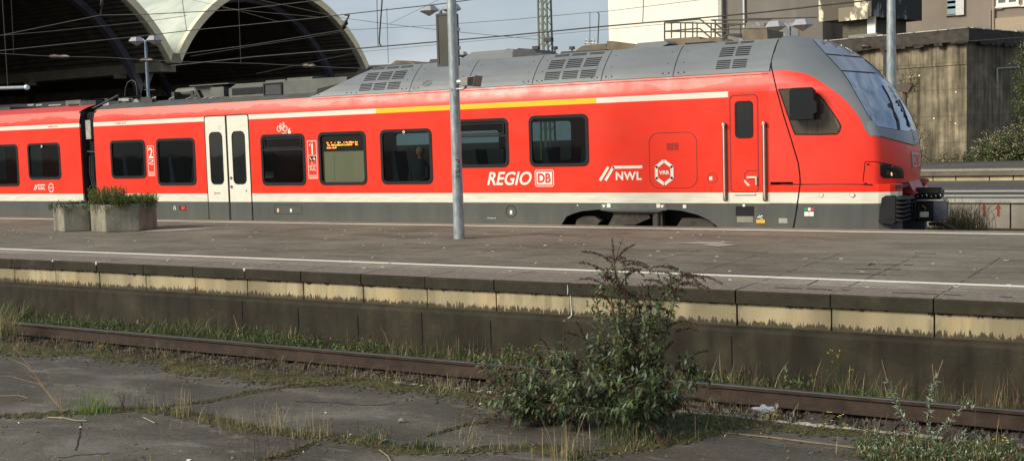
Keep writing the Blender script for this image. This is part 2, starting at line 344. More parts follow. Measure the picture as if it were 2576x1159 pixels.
M_yline=Mat('faded_yellow_line',.8); _f=M_yline.noise(14,6,(1,1,1),.7); M_yline.color(M_yline.ramp(_f,(.35,(.12,.10,.07)),(.55,(.30,.21,.09)))); M_yline=M_yline.m
M_rust=plain('rusty_rail_steel',(.040,.024,.015),.8,.1,var=.45,scale=6,bump=.3); M_railtop=plain('worn_rail_head',(.21,.21,.22),.28,.8,var=.2,scale=5,st=(.2,3,1))
M_sleeper=plain('weathered_sleeper',(.06,.045,.033),.9,var=.4,scale=4)
M_planter=conc('planter_concrete',(.15,.145,.115),(.24,.225,.175),(.34,.315,.25),2.2,.45)
M_soil=plain('potting_soil',(.03,.022,.014),.95,var=.4)
M_bud=leafmat('shrub_leaves',(.030,.052,.014),(.045,.078,.022),(.062,.102,.030),(.085,.125,.045),(.034,.058,.017),(.13,.17,.040),(.17,.21,.15),rough=.65)
M_budspike=leafmat('brown_seed_spikes',(.060,.030,.016),(.095,.048,.024),(.045,.026,.017),(.13,.070,.034),rough=.8,trans=.05)
M_stem=plain('woody_stem',(.10,.055,.03),.8,var=.3); M_drystem=plain('dry_stalk',(.30,.22,.12),.8,var=.3)
M_silver_leaf=leafmat('silvery_leaves',(.20,.25,.15),(.31,.36,.26),(.12,.17,.08),(.40,.44,.34),rough=.6)
M_grass=leafmat('green_grass_blades',(.024,.055,.013),(.038,.085,.018),(.060,.115,.026),(.10,.125,.038),rough=.6,trans=.25)
M_dry=leafmat('dry_grass_blades',(.38,.30,.15),(.50,.41,.23),(.25,.18,.09),(.24,.23,.10),rough=.7,trans=.2)
M_redweed=leafmat('rusty_weed',(.13,.060,.030),(.17,.09,.045),(.09,.07,.03),rough=.7)
M_drydull=leafmat('dull_dry_stems',(.20,.15,.08),(.26,.19,.11),(.12,.10,.05),rough=.7)
M_moss=Mat('moss_and_grit',.95,0,.2); _f=M_moss.noise(9,8,(1,1,1),.7); M_moss.color(M_moss.ramp(_f,(.30,(.030,.024,.015)),(.46,(.066,.054,.028)),(.55,(.085,.085,.026)),(.62,(.075,.060,.032)),(.74,(.16,.13,.08)))); M_moss.bump(M_moss.noise(30,6),.9,.03); M_moss=M_moss.m
M_flower=plain('yellow_petals',(.85,.66,.08),.6,var=.1); M_litter=plain('white_litter',(.88,.86,.80),.6,var=.04)
M_pgreen=leafmat('planter_green',(.13,.22,.04),(.19,.29,.06),(.09,.15,.03),(.25,.33,.09),rough=.6,trans=.35)
M_vine=leafmat('climbing_leaves',(.060,.10,.024),(.10,.15,.04),(.04,.065,.02),(.15,.18,.055),rough=.55,trans=.2)
M_bloom=leafmat('faded_blossom',(.44,.34,.25),(.58,.47,.38),(.30,.20,.13),(.50,.42,.30),rough=.8)
M_wire=plain('overhead_wire_metal',(.045,.045,.042),.6,.3,var=.2); M_insul=plain('insulator_brown',(.05,.035,.028),.4,var=.3)
M_latt=plain('mast_green_paint',(.105,.125,.080),.6,var=.2)
M_signback=plain('dark_olive_panel',(.040,.038,.026),.6,var=.25,scale=2)
M_lamphood=plain('lamp_hood_grey',(.33,.34,.36),.5,var=.1); M_lampglass=plain('milky_lamp_glass',(.55,.50,.45),.35,var=.1)
M_orange=plain('yellow_orange_sticker',(.78,.42,.04),.5,var=.05); M_green=plain('green_sticker',(.04,.25,.09),.5,var=.05)
M_seat=plain('dark_blue_seat_cloth',(.022,.028,.048),.9,var=.2); M_inside=plain('interior_panel',(.20,.20,.17),.7,var=.1); M_floor=plain('interior_floor',(.05,.05,.05),.8,var=.2)
M_ply=plain('vestibule_partition',(.27,.275,.22),.5,var=.08,scale=1.5,st=(1,1,.1))
M_skin2=plain('skin',(.50,.20,.13),.6,var=.08); M_cloth=plain('dark_jacket',(.02,.022,.03),.9,var=.2)
M_red_arrow=plain('red_arrow_paint',(.30,.035,.025),.7,var=.2); M_pale=conc('pale_platform_panels',(.24,.215,.17),(.32,.29,.235),(.38,.35,.29),.8,.25)
M_marker=plain('black_marker_ink',(.015,.015,.02),.6,var=.1)

def text_into(mb,txt,x0,x1,z0,z1,fn,m=0,bold=.0,shear=0,space=1.0):
    """Lettering fitted to a box; fn(u,v) places each point of it in space."""
    cu=bpy.data.curves.new('lettering','FONT'); cu.body=txt; cu.size=1; cu.offset=bold; cu.shear=shear; cu.resolution_u=3; cu.space_character=space
    ob=bpy.data.objects.new('lettering',cu); COL.objects.link(ob); dg=bpy.context.evaluated_depsgraph_get(); dg.update()
    me=bpy.data.meshes.new_from_object(ob.evaluated_get(dg)); bpy.data.objects.remove(ob); bpy.data.curves.remove(cu)
    xs=[v.co.x for v in me.vertices]; ys=[v.co.y for v in me.vertices]; a,b,c,d=min(xs),max(xs),min(ys),max(ys)
    mb.add([fn(lerp(x0,x1,(v.co.x-a)/(b-a)),lerp(z0,z1,(v.co.y-c)/(d-c))) for v in me.vertices],[tuple(p.vertices) for p in me.polygons],m)
    bpy.data.meshes.remove(me)
def onY(Y): return lambda u,v:(u,Y,v)
def stroke(mb,pts,wd,fn,m=0,th=.003):
    """flat painted stroke along a 2-D polyline"""
    k=len(pts)
    for a,b in zip(pts,pts[1:]):
        dx,dz=b[0]-a[0],b[1]-a[1]; l=math.hypot(dx,dz)
        if l<1e-6: continue
        dx/=l; dz/=l; n=(-dz*wd/2,dx*wd/2); e=(dx*wd*.3,dz*wd*.3)
        mb.add([fn(a[0]-e[0]-n[0],a[1]-e[1]-n[1]),fn(b[0]+e[0]-n[0],b[1]+e[1]-n[1]),fn(b[0]+e[0]+n[0],b[1]+e[1]+n[1]),fn(a[0]-e[0]+n[0],a[1]-e[1]+n[1])],[(0,1,2,3)],m)

# ================================================================== GROUND
PZ=.86; PE=12.32; TS=20.8           # platform height, its near edge, the train's side
m=MB(); m.add([(-900,-300,-.22),(900,-300,-.22),(900,1500,-.22),(-900,1500,-.22)],[(0,1,2,3)])
g=tag(m.build('ground',M_ballast),kind='structure')
# near platform the photographer stands on
m=MB(); m.box(-80,40,-12,8.62,-.3,.355); m.box(-80,40,8.62,8.72,-.3,.33)
tag(m.build('near_platform_surface',M_near),kind='structure')
m=MB()
def strip(mb,pts,wd,z,mi=0,seed=1,rag=.5):
    R=random.Random(seed); P=[atZ(x,y,z) for x,y in pts]; out=[]
    Q=[]
    for a,b in zip(P,P[1:]):
        n=max(2,int((b-a).length/.035)); Q+=[a.lerp(b,k/n) for k in range(n)]
    Q.append(P[-1]); w1=w2=0; prevw=(wd/2,wd/2); vs=[]
    for i,p in enumerate(Q):
        d=(Q[min(i+1,len(Q)-1)]-Q[max(i-1,0)]).normalized(); nn=Vector((-d.y,d.x,0))
        t=min(1,i/6,(len(Q)-1-i)/6)
        a=wd/2*(1+R.uniform(-rag,rag)+.5*sin(i*.13+seed))*t+.003; b=wd/2*(1+R.uniform(-rag,rag)+.5*sin(i*.17+seed*2))*t+.003
        vs+=[p+nn*a,p+Vector((0,0,R.uniform(.006,.02))),p-nn*b]
    n=len(Q); mb.add(vs,[(3*i,3*i+1,3*i+4,3*i+3) for i in range(n-1)]+[(3*i+1,3*i+2,3*i+5,3*i+4) for i in range(n-1)],mi)
    return Q
CR_A=[(0,1046),(100,1044),(210,1036),(330,1026),(430,1033),(520,1056),(644,1077),(794,1096),(920,1110),(1020,1133),(1145,1134),(1230,1130),(1330,1122),(1450,1140),(1464,1152)]
CR_B=[(375,1029),(450,1018),(525,1009),(644,983),(745,970),(845,966)]
CR_C=[(794,1112),(745,1134),(670,1157)]
CR_D=[(1082,1094),(1170,1069),(1260,1052)]
CR_E=[(1440,1157),(1464,1150),(1564,1132),(1690,1108),(1790,1087),(1860,1072)]
CR_F=[(2140,1140),(2250,1150),(2400,1140),(2576,1150)]
cracks=[]
for k,(c_,wd) in enumerate(((CR_A,.17),(CR_B,.07),(CR_C,.09),(CR_D,.05),(CR_E,.15),(CR_F,.26))): cracks.append(strip(m,c_,wd,.357,0,k+1))
# gritty fringe along the platform edge
E_=[]
R=random.Random(5)
for k in range(260):
    X=-13+k*.065; E_.append((X,8.33+.14*sin(X*1.7)+.07*sin(X*5.1)+R.uniform(-.04,.04)))
vs=[(x,y,.357) for x,y in E_]+[(x,y+.13,.375+R.uniform(0,.012)) for x,y in E_]+[(x,8.66+R.uniform(-.03,.05),.362) for x,y in E_]; n=len(E_)
m.add(vs,[(i,i+1,n+i+1,n+i) for i in range(n-1)]+[(n+i,n+i+1,2*n+i+1,2*n+i) for i in range(n-1)])
tag(m.build('moss',M_moss,normals=False),kind='stuff')
noise1_=lambda x:sin(x*1.9)+.5*sin(x*4.7)
m=MB()
R=random.Random(9)
for k in range(46):
    x=-9+k*.2+R.uniform(-.05,.05)
    if x>-8.5:
        for q in range(12 if x>-4.3 else (3 if noise1_(x)>.3 else 0)):
            xx=x+R.uniform(0,.2); yy=R.uniform(8.655,8.70); ss=R.uniform(.006,.028); m.prism([(xx-ss*1.6,yy-ss*.5),(xx+ss,yy-ss*.8),(xx+ss*1.7,yy+ss*.4),(xx-ss*.4,yy+ss)],'Z',.34,.366+R.uniform(0,.008))
m.build('worn_white_edge_line',plain('flaking_edge_paint',(.42,.40,.34),.8,var=.25,scale=20)); tag(bpy.data.objects['worn_white_edge_line'],kind='structure')
m=MB(); m.add([atZ(1802,1083,.359),atZ(1935,1096,.359),atZ(2153,1123,.359),atZ(2153,1127,.359),atZ(1935,1100,.359),atZ(1802,1086,.359)],[(0,1,4,5),(1,2,3,4)])
tag(m.build('yellow_ground_line',M_yline),kind='structure')

# island platform
m=MB(); m.box(-120,60,12.62,20.62,-.3,PZ); tag(m.build('island_platform_surface',M_plat),kind='structure')
m=MB(); m.box(-120,60,13.02,13.6,-.3,PZ+.003); 
pw=thing('platform_wall','near side wall of the island platform with grimy coping stones over yellowed blocks','platform wall',(-8,12.4,-.2))
m=MB(); m.prism([(12.27,-.3),(12.27,.40),(12.285,.435),(12.38,.462),(12.62,.47),(12.62,-.3)],'X',-40,8)
m.build('footing_wall',M_lower,pw)
m=MB()
for k in range(9):
    x=-10.97+1.058*(k-1)
    if k not in (5,8): m.box(x-.0045,x+.0045,12.262,12.3,-.3,.40-.05*(k%3))
m.build('wall_joint',M_black,pw)
X=-2.47+1.058*10; k=0
R=random.Random(3)
while X>-24:
    x1=X-.006-R.uniform(0,.004); x0=X-1.058+.006; dz=R.uniform(-.004,.004); dy=R.uniform(-.006,.006)
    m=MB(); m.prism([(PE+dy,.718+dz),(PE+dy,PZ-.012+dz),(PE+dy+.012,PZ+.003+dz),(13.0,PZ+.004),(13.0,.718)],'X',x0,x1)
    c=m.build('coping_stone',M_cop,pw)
    if R.random()<.8 and X>-22:
        e=MB(); s_=R.uniform(-.03,.03)
        e.prism([(x1-.02,PE+dy-.001),(x1+.012,PE+dy-.001),(x1+.01,PE+.05),(x1-.01,PE+.04)],'Z',PZ-.03+dz,PZ+.006); e.bar((x1,PE+.03,PZ+.005),(x1+.01+s_,12.62,PZ+.006),.008,.006)
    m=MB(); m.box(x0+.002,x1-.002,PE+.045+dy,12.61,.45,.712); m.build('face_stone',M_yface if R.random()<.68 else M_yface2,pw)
    X-=1.058; k+=1
m=MB(); m.box(-40,8,PE+.1,12.60,.3,.715); m.build('core',M_lower,pw)
M_lime=plain('white_lime',(.62,.60,.54),.8,var=.15,scale=30)
m=MB(); xj=-2.47-1.058*4
m.tube([(xj-.005,PE-.004,.84),(xj,PE-.006,.77),(xj-.008,PE-.004,.72)],[.004,.007,.003],6); m.tube([(xj+.01,PE+.038,.71),(xj+.016,PE+.036,.60),(xj+.022,PE+.036,.47),(xj+.03,PE-.01,.455),(xj-.05,PE-.05,.40)],[.010,.008,.010,.007,.003],6); m.build('lime_drip',M_lime,pw)
for k_,w_ in ((9,.9),(12,1.0),(13,.6)): 
    xj=-2.47-1.058*k_; m=MB(); m.prism([(xj-.03*w_,PE-.006),(xj+.012,PE-.006),(xj+.03,PE+.03),(xj+.10*w_,PE+.2*w_),(xj+.07*w_,PE+.19*w_),(xj-.012,PE+.03)],'Z',PZ-.01,PZ+.010); m.prism([(xj-.028*w_,PZ+.006),(xj+.015,PZ+.006),(xj-.004,PZ-.045*w_)],'Y',PE-.008,PE+.01); m.build('lime_chip',M_lime,pw)
m=MB(); m.box(-60,20,13.003,13.52,PZ-.02,PZ+.0035); tag(m.build('platform_edge_strip',M_edge),kind='structure')
m=MB(); m.box(-60,20,13.53,13.63,PZ-.02,PZ+.007); m.box(-60,20,20.12,20.17,PZ-.02,PZ+.006); tag(m.build('platform_lines',M_line),kind='structure')
m=MB(); m.box(-60,20,20.17,20.66,PZ-.3,PZ+.004); tag(m.build('far_platform_edge_strip',M_edge),kind='structure')
m=MB()
for a,b,c_,d in ((1700,1760,1745,1800),(1765,1850,1820,1765),):
    pass
m.add([atZ(1699,612,PZ+.008),atZ(1760,607.5,PZ+.008),atZ(1848,608.5,PZ+.008),atZ(1790,614,PZ+.008)],[(0,1,2,3)])
m.add([atZ(1765,615.5,PZ+.008),atZ(1812,611.5,PZ+.008),atZ(1857,614.5,PZ+.008),atZ(1808,620,PZ+.008)],[(0,1,2,3)])
m.add([atZ(352,582,PZ+.008),atZ(392,577,PZ+.008),atZ(470,573,PZ+.008),atZ(560,573,PZ+.008),atZ(490,577,PZ+.008),atZ(420,581,PZ+.008)],[(0,1,2,3,4,5)]) if 0 else None
tag(m.build('cover_plates',plain('pale_cover_plate',(.30,.275,.235),.8,var=.12)),'two pale square cover plates let into the platform asphalt','cover plate')
m=MB()
for (x0_,y0_,x1_,y1_) in ((60,572,330,585),(385,583,640,598),(740,600,820,603),(1240,623,1700,640),(1760,643,1940,652),(2310,665,2450,672),(1005,345,1110,335),(1160,340,1310,345),(1360,345,1450,347),(1000,350,1040,330),(870,383,1125,388),(1165,390,1330,392),(1470,228,1680,234),(390,550,500,500),(720,430,1180,445)):
    m.bar(atZ(*tz(12,x0_,y0_),PZ+.006),atZ(*tz(12,x1_,y1_),PZ+.006),.022 if y0_>560 else .012,.004)
tag(m.build('slab_joints',M_black),kind='structure')

m=MB(); m.add([atZ(352,582,PZ+.008),atZ(392,577,PZ+.008),atZ(470,574,PZ+.008),atZ(550,574,PZ+.008),atZ(490,577,PZ+.008),atZ(420,581,PZ+.008)],[(0,1,2,3,4,5)])
tag(m.build('pale_ground_patch',plain('pale_repair',(.34,.32,.27),.8,var=.2)),kind='structure')
# litter and grit specks on the island platform
m=MB(); R=random.Random(11)
for k in range(150):
    x,y=R.uniform(-26,0),R.uniform(12.7,20); s_=R.uniform(.008,.03)
    m.obox((x,y,PZ+.008),(s_,s_*R.uniform(-.5,.5),0),(0,s_*.7,0),(0,0,.003))
tag(m.build('platform_grit',plain('pale_grit',(.45,.42,.36),.8,var=.3)),kind='stuff')
m=MB()
for k in range(240):
    x,y=R.uniform(-10,0),R.uniform(4.6,8.4); s_=R.uniform(.004,.014)
    m.obox((x,y,.36),(s_,s_*R.uniform(-.5,.5),0),(0,s_*.8,0),(0,0,.003),int(R.random()<.08))
tag(m.build('asphalt_grit',[plain('brown_grit',(.16,.12,.08),.9,var=.4),M_litter]),kind='stuff')

# track between the platforms
trk=thing('railway_track','overgrown rusty track lying between the two platforms','railway track',(-6,10.65,-.2))
for y in (11.40,9.90):
    m=MB(); prof=[(-.07,-.172),(.07,-.172),(.07,-.158),(.012,-.135),(.010,-.045),(.034,-.034),(.036,-.004),(-.036,-.004),(-.034,-.034),(-.010,-.045),(-.012,-.135),(-.07,-.158)]
    m.prism([(y+a,b) for a,b in prof],'X',-70,30); m.build('rail',M_rust,trk)
    m=MB(); m.prism([(y-.034,-.004),(y+.034,-.004),(y+.026,.003),(y-.026,.003)],'X',-70,30); m.build('rail_head',M_railtop,trk)
m=MB()
for k in range(90):
    x=-45+k*.62
    m=MB() if k else m; m.box(x,x+.26,9.4,11.9,-.26,-.205)
    if -20<x<2: m.build('sleeper',M_sleeper,trk)
# ballast stones
m=MB(); R=random.Random(21)
for k in range(9000):
    x=R.uniform(-19,1); y=R.choice((R.uniform(8.8,9.85),R.uniform(9.95,11.34),R.uniform(11.46,12.2),R.uniform(10.4,11.34))); s_=R.uniform(.015,.045); a=R.uniform(0,3)
    p=[(s_*cos(a+k2*2.1)*R.uniform(.7,1.2),s_*sin(a+k2*2.1)*R.uniform(.7,1.2)) for k2 in range(3)]; z=-.215
    m.add([(x+p[0][0],y+p[0][1],z),(x+p[1][0],y+p[1][1],z),(x+p[2][0],y+p[2][1],z),(x+R.uniform(-.01,.01),y,z+s_*1.1)],[(0,1,3),(1,2,3),(2,0,3)],R.choice((0,0,1,2)))
tag(m.build('ballast_stones',[plain('brown_stone',(.055,.038,.028),.9,var=.3),plain('grey_stone',(.085,.075,.065),.9,var=.3),plain('dark_stone',(.025,.02,.018),.9)],normals=False),kind='stuff')

# ================================================================== TRAIN
train=thing('commuter_train','red commuter train with white bands and a grey rounded cab at the island platform','train',(-16,22.24,-.2))
CY=22.24
def mir(y): return 2*CY-y
XA,XB=-25.42,-7.05
def gauge(mb): return mb
WIN=[(-24.813,-23.504,1.893,2.885),(-23.09,-21.728,1.706,2.887),(-19.532,-18.167,1.690,2.895),(-17.755,-16.375,1.690,2.90),(-15.967,-14.573,1.698,2.905),(-13.98,-12.631,2.04,3.06),(-12.133,-10.765,2.035,3.077)]
WINL=[(-30.0,-28.61,1.713,2.885),(-28.187,-26.821,1.893,2.887),(-34.5,-33.1,1.713,2.885),(-32.7,-31.3,1.713,2.885)]
BOG=[(-11.47,.80),(-11.319,1.018),(-11.15,1.085),(-10.951,1.135),(-10.548,1.17),(-10.537,1.152),(-10.329,1.128),(-9.3,1.123),(-9.09,1.177),(-8.802,1.156),(-8.478,1.082),(-8.25,.985),(-8.0,.80)]
def side_panel(mb,x0,x1,wins,Y,Y2,z0=1.30,z1=3.35):
    xs=[x0]+[v for w_ in sorted(wins) for v in (w_[0]+.045,w_[1]-.045)]+[x1]; W_=sorted(wins)
    for i in range(len(xs)-1):
        a,b=xs[i],xs[i+1]
        if i%2==0: mb.box(a,b,Y,Y2,z0,z1)
        else:
            w_=W_[i//2]; mb.box(a,b,Y,Y2,z0,w_[2]+.045); mb.box(a,b,Y,Y2,w_[3]-.045,z1)
UP=[(0,3.35),(.006,3.42),(.022,3.50),(.05,3.60),(.09,3.705)]
def shell(x0,x1,wins,roof_edge=True):
    mb=MB()
    for s_ in (0,1):
        f=(lambda y:y) if s_==0 else mir
        side_panel(mb,x0,x1,wins,f(TS),f(TS+.05))
        rows=[[(x,f(TS+a),z) for x in (x0,x1)] for a,z in UP]; mb.grid(rows,flip=bool(s_))
    return mb
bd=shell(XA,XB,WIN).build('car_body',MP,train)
m=MB()
prof=[(.09,3.705),(.11,3.72),(.30,3.80),(.6,3.88),(1.44,3.92)]
P=[(TS+a,z) for a,z in prof]+[(mir(TS+a),z) for a,z in prof[::-1]][1:]
m.grid([[(x,y,z) for x in (XA,-7.2)] for y,z in P]); m.build('roof',M_roof,train)
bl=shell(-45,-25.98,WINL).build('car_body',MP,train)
m=MB(); m.grid([[(x,y,z) for x in (-45,-25.98)] for y,z in P]); m.build('roof',plain('red_roof',(.55,.04,.025),.5,var=.1),train)
# skirts with the bogie arch, floors, end walls
def skirt(x0,x1,arch=None):
    mb=MB()
    for s_ in (0,1):
        a,b=(TS+.004,TS+.04) if s_==0 else (mir(TS+.04),mir(TS+.004))
        if arch:
            mb.prism([(x0,.55),(x0,1.297)]+[(x1,1.297),(x1,.55)]+[(p[0],p[1]) for p in arch[::-1]][:1]+[(p[0],p[1]) for p in arch[::-1]][1:]+[],'Y',a,b)
        else: mb.box(x0,x1,a,b,.55,1.297)
    return mb
AR=[(-11.9,.55)]+BOG+[(-7.75,.55)]
skirt(XA,-6.62,AR).build('skirt',M_skirt,train)
skirt(-45,-25.98).build('skirt',M_skirt,train)
m=MB(); m.box(-25.3,-7.2,20.9,23.58,1.19,1.25); m.box(-45,-26.1,20.9,23.58,1.19,1.25); m.box(XA,XA+.05,20.86,23.62,.6,3.7); m.box(-26.03,-25.98,20.86,23.62,.6,3.7); m.box(-12,-7.3,21.9,22.6,.3,1.18)
m.build('underframe',M_dark,train)
m=MB(); m.box(-25.3,-7.3,20.95,23.53,3.28,3.32); m.box(-45,-26.1,20.95,23.53,3.28,3.32); m.build('ceiling',M_inside,train)
# gangway bellows between the cars with hoses and the pale end cover
m=MB()
for k in range(9):
    x=-25.97+k*.066; m.box(x,x+.045,21.0,23.48,.7,3.62)
m.box(-25.99,-25.41,21.05,23.4,.6,3.66); gw=m.build('gangway_bellows',M_black,train)
m=MB(); m.box(-25.86,-25.66,20.9,21.0,2.95,3.45); m.build('bellows_cover',M_silver,train)
m=MB(); 
for k in range(3): m.tube([(-25.80+.07*k,20.93,2.5),(-25.79+.07*k,20.9,2.0),(-25.70+.05*k,20.88,1.72+.03*k),(-25.52,20.92,1.70+.05*k)],.012)
m.tube([(-25.83,20.9,2.62),(-25.45,20.9,2.60)],.02); m.tube([(-25.8,20.95,1.9),(-25.7,20.95,1.25)],.015); m.build('jumper_cable',M_dark,train)
# windows
def window(w_,top='none',par=train,Y=TS,pane=M_glass):
    x0,x1,z0,z1=w_
    fr=MB(); o=rr(x0,x1,z0,z1,.13); i=rr(x0+.065,x1-.065,z0+.065,z1-.065,.09); fr.ring(o,i,'Y',Y-.012,Y+.03)
    if top=='hopper':
        fr.box(x0+.05,x1-.05,Y-.004,Y+.02,z1-.385,z1-.345); o2=rr(x0+.10,x1-.10,z1-.33,z1-.09,.03); i2=rr(x0+.125,x1-.125,z1-.305,z1-.115,.02); fr.ring(o2,i2,'Y',Y-.006,Y+.02)
    wn=fr.build('window',M_black,par)
    p=MB(); p.prism(rr(x0+.05,x1-.05,z0+.05,z1-.05,.09),'Y',Y+.012,Y+.018); p.build('pane',pane,wn)
    return wn
TOP={2:'hopper',5:'hopper'}
wobj=[window(w_,TOP.get(i,'none'),pane=M_clear if i==3 else M_glass) for i,w_ in enumerate(WIN)]
wl=[window(w_) for w_ in WINL]
for w_ in WIN+WINL: window(w_,Y=mir(TS)+.0)
# small round emergency marks at the top of two windows
for wn,(cx,cz) in ((wobj[4],(-15.30,2.84)),(wl[1],(-27.55,2.80))):
    m=MB(); m.prism(circ(cx,cz,.045),'Y',TS-.018,TS+.01,0); m.ring(circ(cx,cz,.032),circ(cx,cz,.016),'Y',TS-.021,TS-.019,1); m.build('round_mark',[M_black,M_decal],wn)
# destination display behind the fourth window and the pale partition below it
x0,x1,z0,z1=WIN[3]; m=MB(); m.box(x0+.05,x1-.05,TS+.03,TS+.06,2.47,z1-.05); dsp=m.build('destination_display',M_black,wobj[3])
m=MB(); R=random.Random(4)
for zc,a,b in ((2.655,-17.5,-16.62),(2.60,-17.5,-16.60),(2.54,-17.5,-17.24)):
    x=a
    while x<b:
        wd=R.uniform(.012,.035)
        if R.random()<(.62 if zc>2.65 else .9): m.box(x,x+wd,TS-.0055+.0,TS-.004,zc-.016,zc+R.choice((.006,.018,.018)))
        x+=wd+.008
m.build('amber_letters',M_led,dsp)
m=MB(); m.box(x0+.07,x1-.05,TS+.055,TS+.08,1.4,2.47); m.box(x0+.4,x0+.405,TS+.05,TS+.055,1.7,2.4); m.build('partition',M_ply,train)
# seats and a passenger inside
def seat(mb,x,y,f):
    mb.prism([(x,1.25),(x+.48*f,1.25),(x+.48*f,1.68),(x+.14*f,1.70),(x+.02*f,2.42),(x-.10*f,2.42),(x-.06*f,1.7)],'Y',y,y+.46)
for w_,xs in ((0,(-24.5,-23.8)),(1,(-22.8,-22.0)),(5,(-13.6,-12.95)),(6,(-11.85,-11.0)),(4,(-15.75,))):
    for k,x in enumerate(xs):
        for y in (20.98,23.0):
            m=MB(); seat(m,x,y,1 if k==0 else -1); m.build('seat',M_seat,train,bevel=.03)
m=MB(); prof=[(0,0,.0),(0,0,.10)]
pas=MB()
c0=Vector((-15.24,21.30,2.12)); pas.tube([c0+Vector((0,0,-.62)),c0+Vector((0,0,-.35)),c0+Vector((0,0,-.08)),c0+Vector((0,0,.07)),c0+Vector((0,0,.13))],[.17,.21,.22,.12,.06],12,1)
pas.tube([c0+Vector((0,0,.10)),c0+Vector((0,0,.20))],.055,10,0)
hd=[(.0,.03),(.035,.075),(.09,.10),(.15,.103),(.20,.08),(.235,.03)]
pas.tube([c0+Vector((.01,-.01,.17+h)) for h,_ in hd],[r for _,r in hd],14,0)
pas.tube([c0+Vector((-.2,-.05,-.05)),c0+Vector((-.24,-.1,-.3)),c0+Vector((-.05,-.28,-.4))],[.06,.05,.035],8,1); pas.tube([c0+Vector((.2,-.05,-.05)),c0+Vector((.24,-.1,-.3)),c0+Vector((.08,-.28,-.4))],[.06,.05,.035],8,1)
po=pas.build('person',[M_skin2,M_cloth]); tag(po,'dim passenger in dark clothes behind the train window left of the lamp post','person')

# doors of the front car
m=MB(); o=rr(-21.365,-19.889,.6,3.405,.06); i=rr(-21.34,-19.914,.6,3.38,.05); m.ring(o,i,'Y',TS-.008,TS+.01); dr=m.build('door_frame',M_black,train)
for a,b,wa,wb in ((-21.345,-20.665,-21.222,-20.778),(-20.60,-19.91,-20.466,-20.032)):
    m=MB(); m.box(a,b,TS-.006,TS+.03,1.297,3.385,0); m.box(a,b,TS-.005,TS+.03,.6,1.295,1); leaf=m.build('door_leaf',[M_white,M_skirt],train)
    f=MB(); f.ring(rr(wa,wb,1.722,3.005,.13),rr(wa+.03,wb-.03,1.752,2.975,.10),'Y',TS-.012,TS); fo=f.build('leaf_window',M_black,leaf)
    f=MB(); f.prism(rr(wa+.02,wb-.02,1.742,2.985,.10),'Y',TS-.009,TS+.0); f.build('pane',M_glassdark,fo)
    if a<-21:
        d=MB(); d.box(-21.13,-21.07,TS-.0085,TS-.006,1.485,1.535,0); text_into(d,'DB',-21.122,-21.078,1.495,1.525,onY(TS-.0095),2,.01); text_into(d,'BAHN',-21.05,-20.93,1.495,1.525,onY(TS-.0095),1,.01); d.build('operator_mark',[M_decalred,M_dark,M_decal],leaf)
        d=MB(); d.ring(circ(-20.86,3.11,.045),circ(-20.86,3.11,.038),'Y',TS-.009,TS-.006); d.build('round_sticker',M_silver,leaf)
    else:
        d=MB(); d.mark(); d.prism(circ(-20.54,1.877,.035),'Y',TS-.02,TS); d.mark(); d.prism(circ(-20.54,1.664,.035),'Y',TS-.02,TS); build_each(d,'door_button',plain('button_red_brown',(.22,.05,.03),.5),leaf)
        d=MB(); d.prism(circ(-20.064,1.566,.02),'Y',TS-.01,TS); d.build('key_hole',M_dark,leaf)
m=MB(); m.box(-20.665,-20.60,TS-.003,TS+.02,.6,3.38); m.build('door_seal',M_black,train)
# number panels, symbols and lettering
def frame(mb,x0,x1,z0,z1,t,Y,m_=0): mb.ring([(x0,z0),(x1,z0),(x1,z1),(x0,z1)],[(x0+t,z0+t),(x1-t,z0+t),(x1-t,z1-t),(x0+t,z1-t)],'Y',Y-.003,Y-.001,m_)
YD=TS-.004
m=MB(); frame(m,-23.422,-23.19,1.954,2.718,.012,TS); text_into(m,'2',-23.385,-23.225,2.40,2.68,onY(YD),0,.02)
stroke(m,[(-23.41,2.36),(-23.2,2.36)],.01,onY(YD)); stroke(m,[(-23.38,2.26),(-23.30,2.30),(-23.24,2.34)],.03,onY(YD)); stroke(m,[(-23.36,2.30),(-23.30,2.24),(-23.23,2.26)],.025,onY(YD))
for k in range(4): stroke(m,[(-23.40,2.06-.025*k),(-23.22,2.06-.025*k)],.008,onY(YD))
m.build('second_class_panel',M_decal,train)
m=MB(); frame(m,-18.088,-17.813,1.841,2.718,.013,TS); stroke(m,[(-17.945,2.41),(-17.945,2.675)],.042,onY(YD)); stroke(m,[(-17.945,2.665),(-17.985,2.63),(-18.015,2.62)],.034,onY(YD))
stroke(m,[(-18.08,2.375),(-17.82,2.375)],.01,onY(YD))
m.box(-18.05,-17.955,TS-.004,TS-.002,2.25,2.355,1); m.box(-17.945,-17.85,TS-.004,TS-.002,2.25,2.355,1)
stroke(m,[(-18.03,2.33),(-17.98,2.27)],.02,onY(TS-.005)); stroke(m,[(-17.93,2.30),(-17.87,2.27)],.02,onY(TS-.005)); stroke(m,[(-17.90,2.34),(-17.88,2.29)],.02,onY(TS-.005))
stroke(m,[(-18.04,2.13),(-17.96,2.16),(-17.97,2.22)],.014,onY(YD)); stroke(m,[(-18.04,2.10),(-17.96,2.12)],.014,onY(YD)); m.ring(circ(-17.90,2.14,.035,10),circ(-17.90,2.14,.025,10),'Y',TS-.004,TS-.002)
stroke(m,[(-18.04,2.04),(-17.98,2.07),(-17.96,2.03)],.02,onY(YD)); stroke(m,[(-17.92,2.08),(-17.91,2.03),(-17.87,2.02)],.022,onY(YD)); m.prism(circ(-17.885,2.035,.022,10),'Y',TS-.004,TS-.002)
for k in range(3): stroke(m,[(-18.06,1.92-.025*k),(-17.84,1.92-.025*k)],.008,onY(YD))
m.build('first_class_panel',[M_decal,M_black],train)
m=MB()
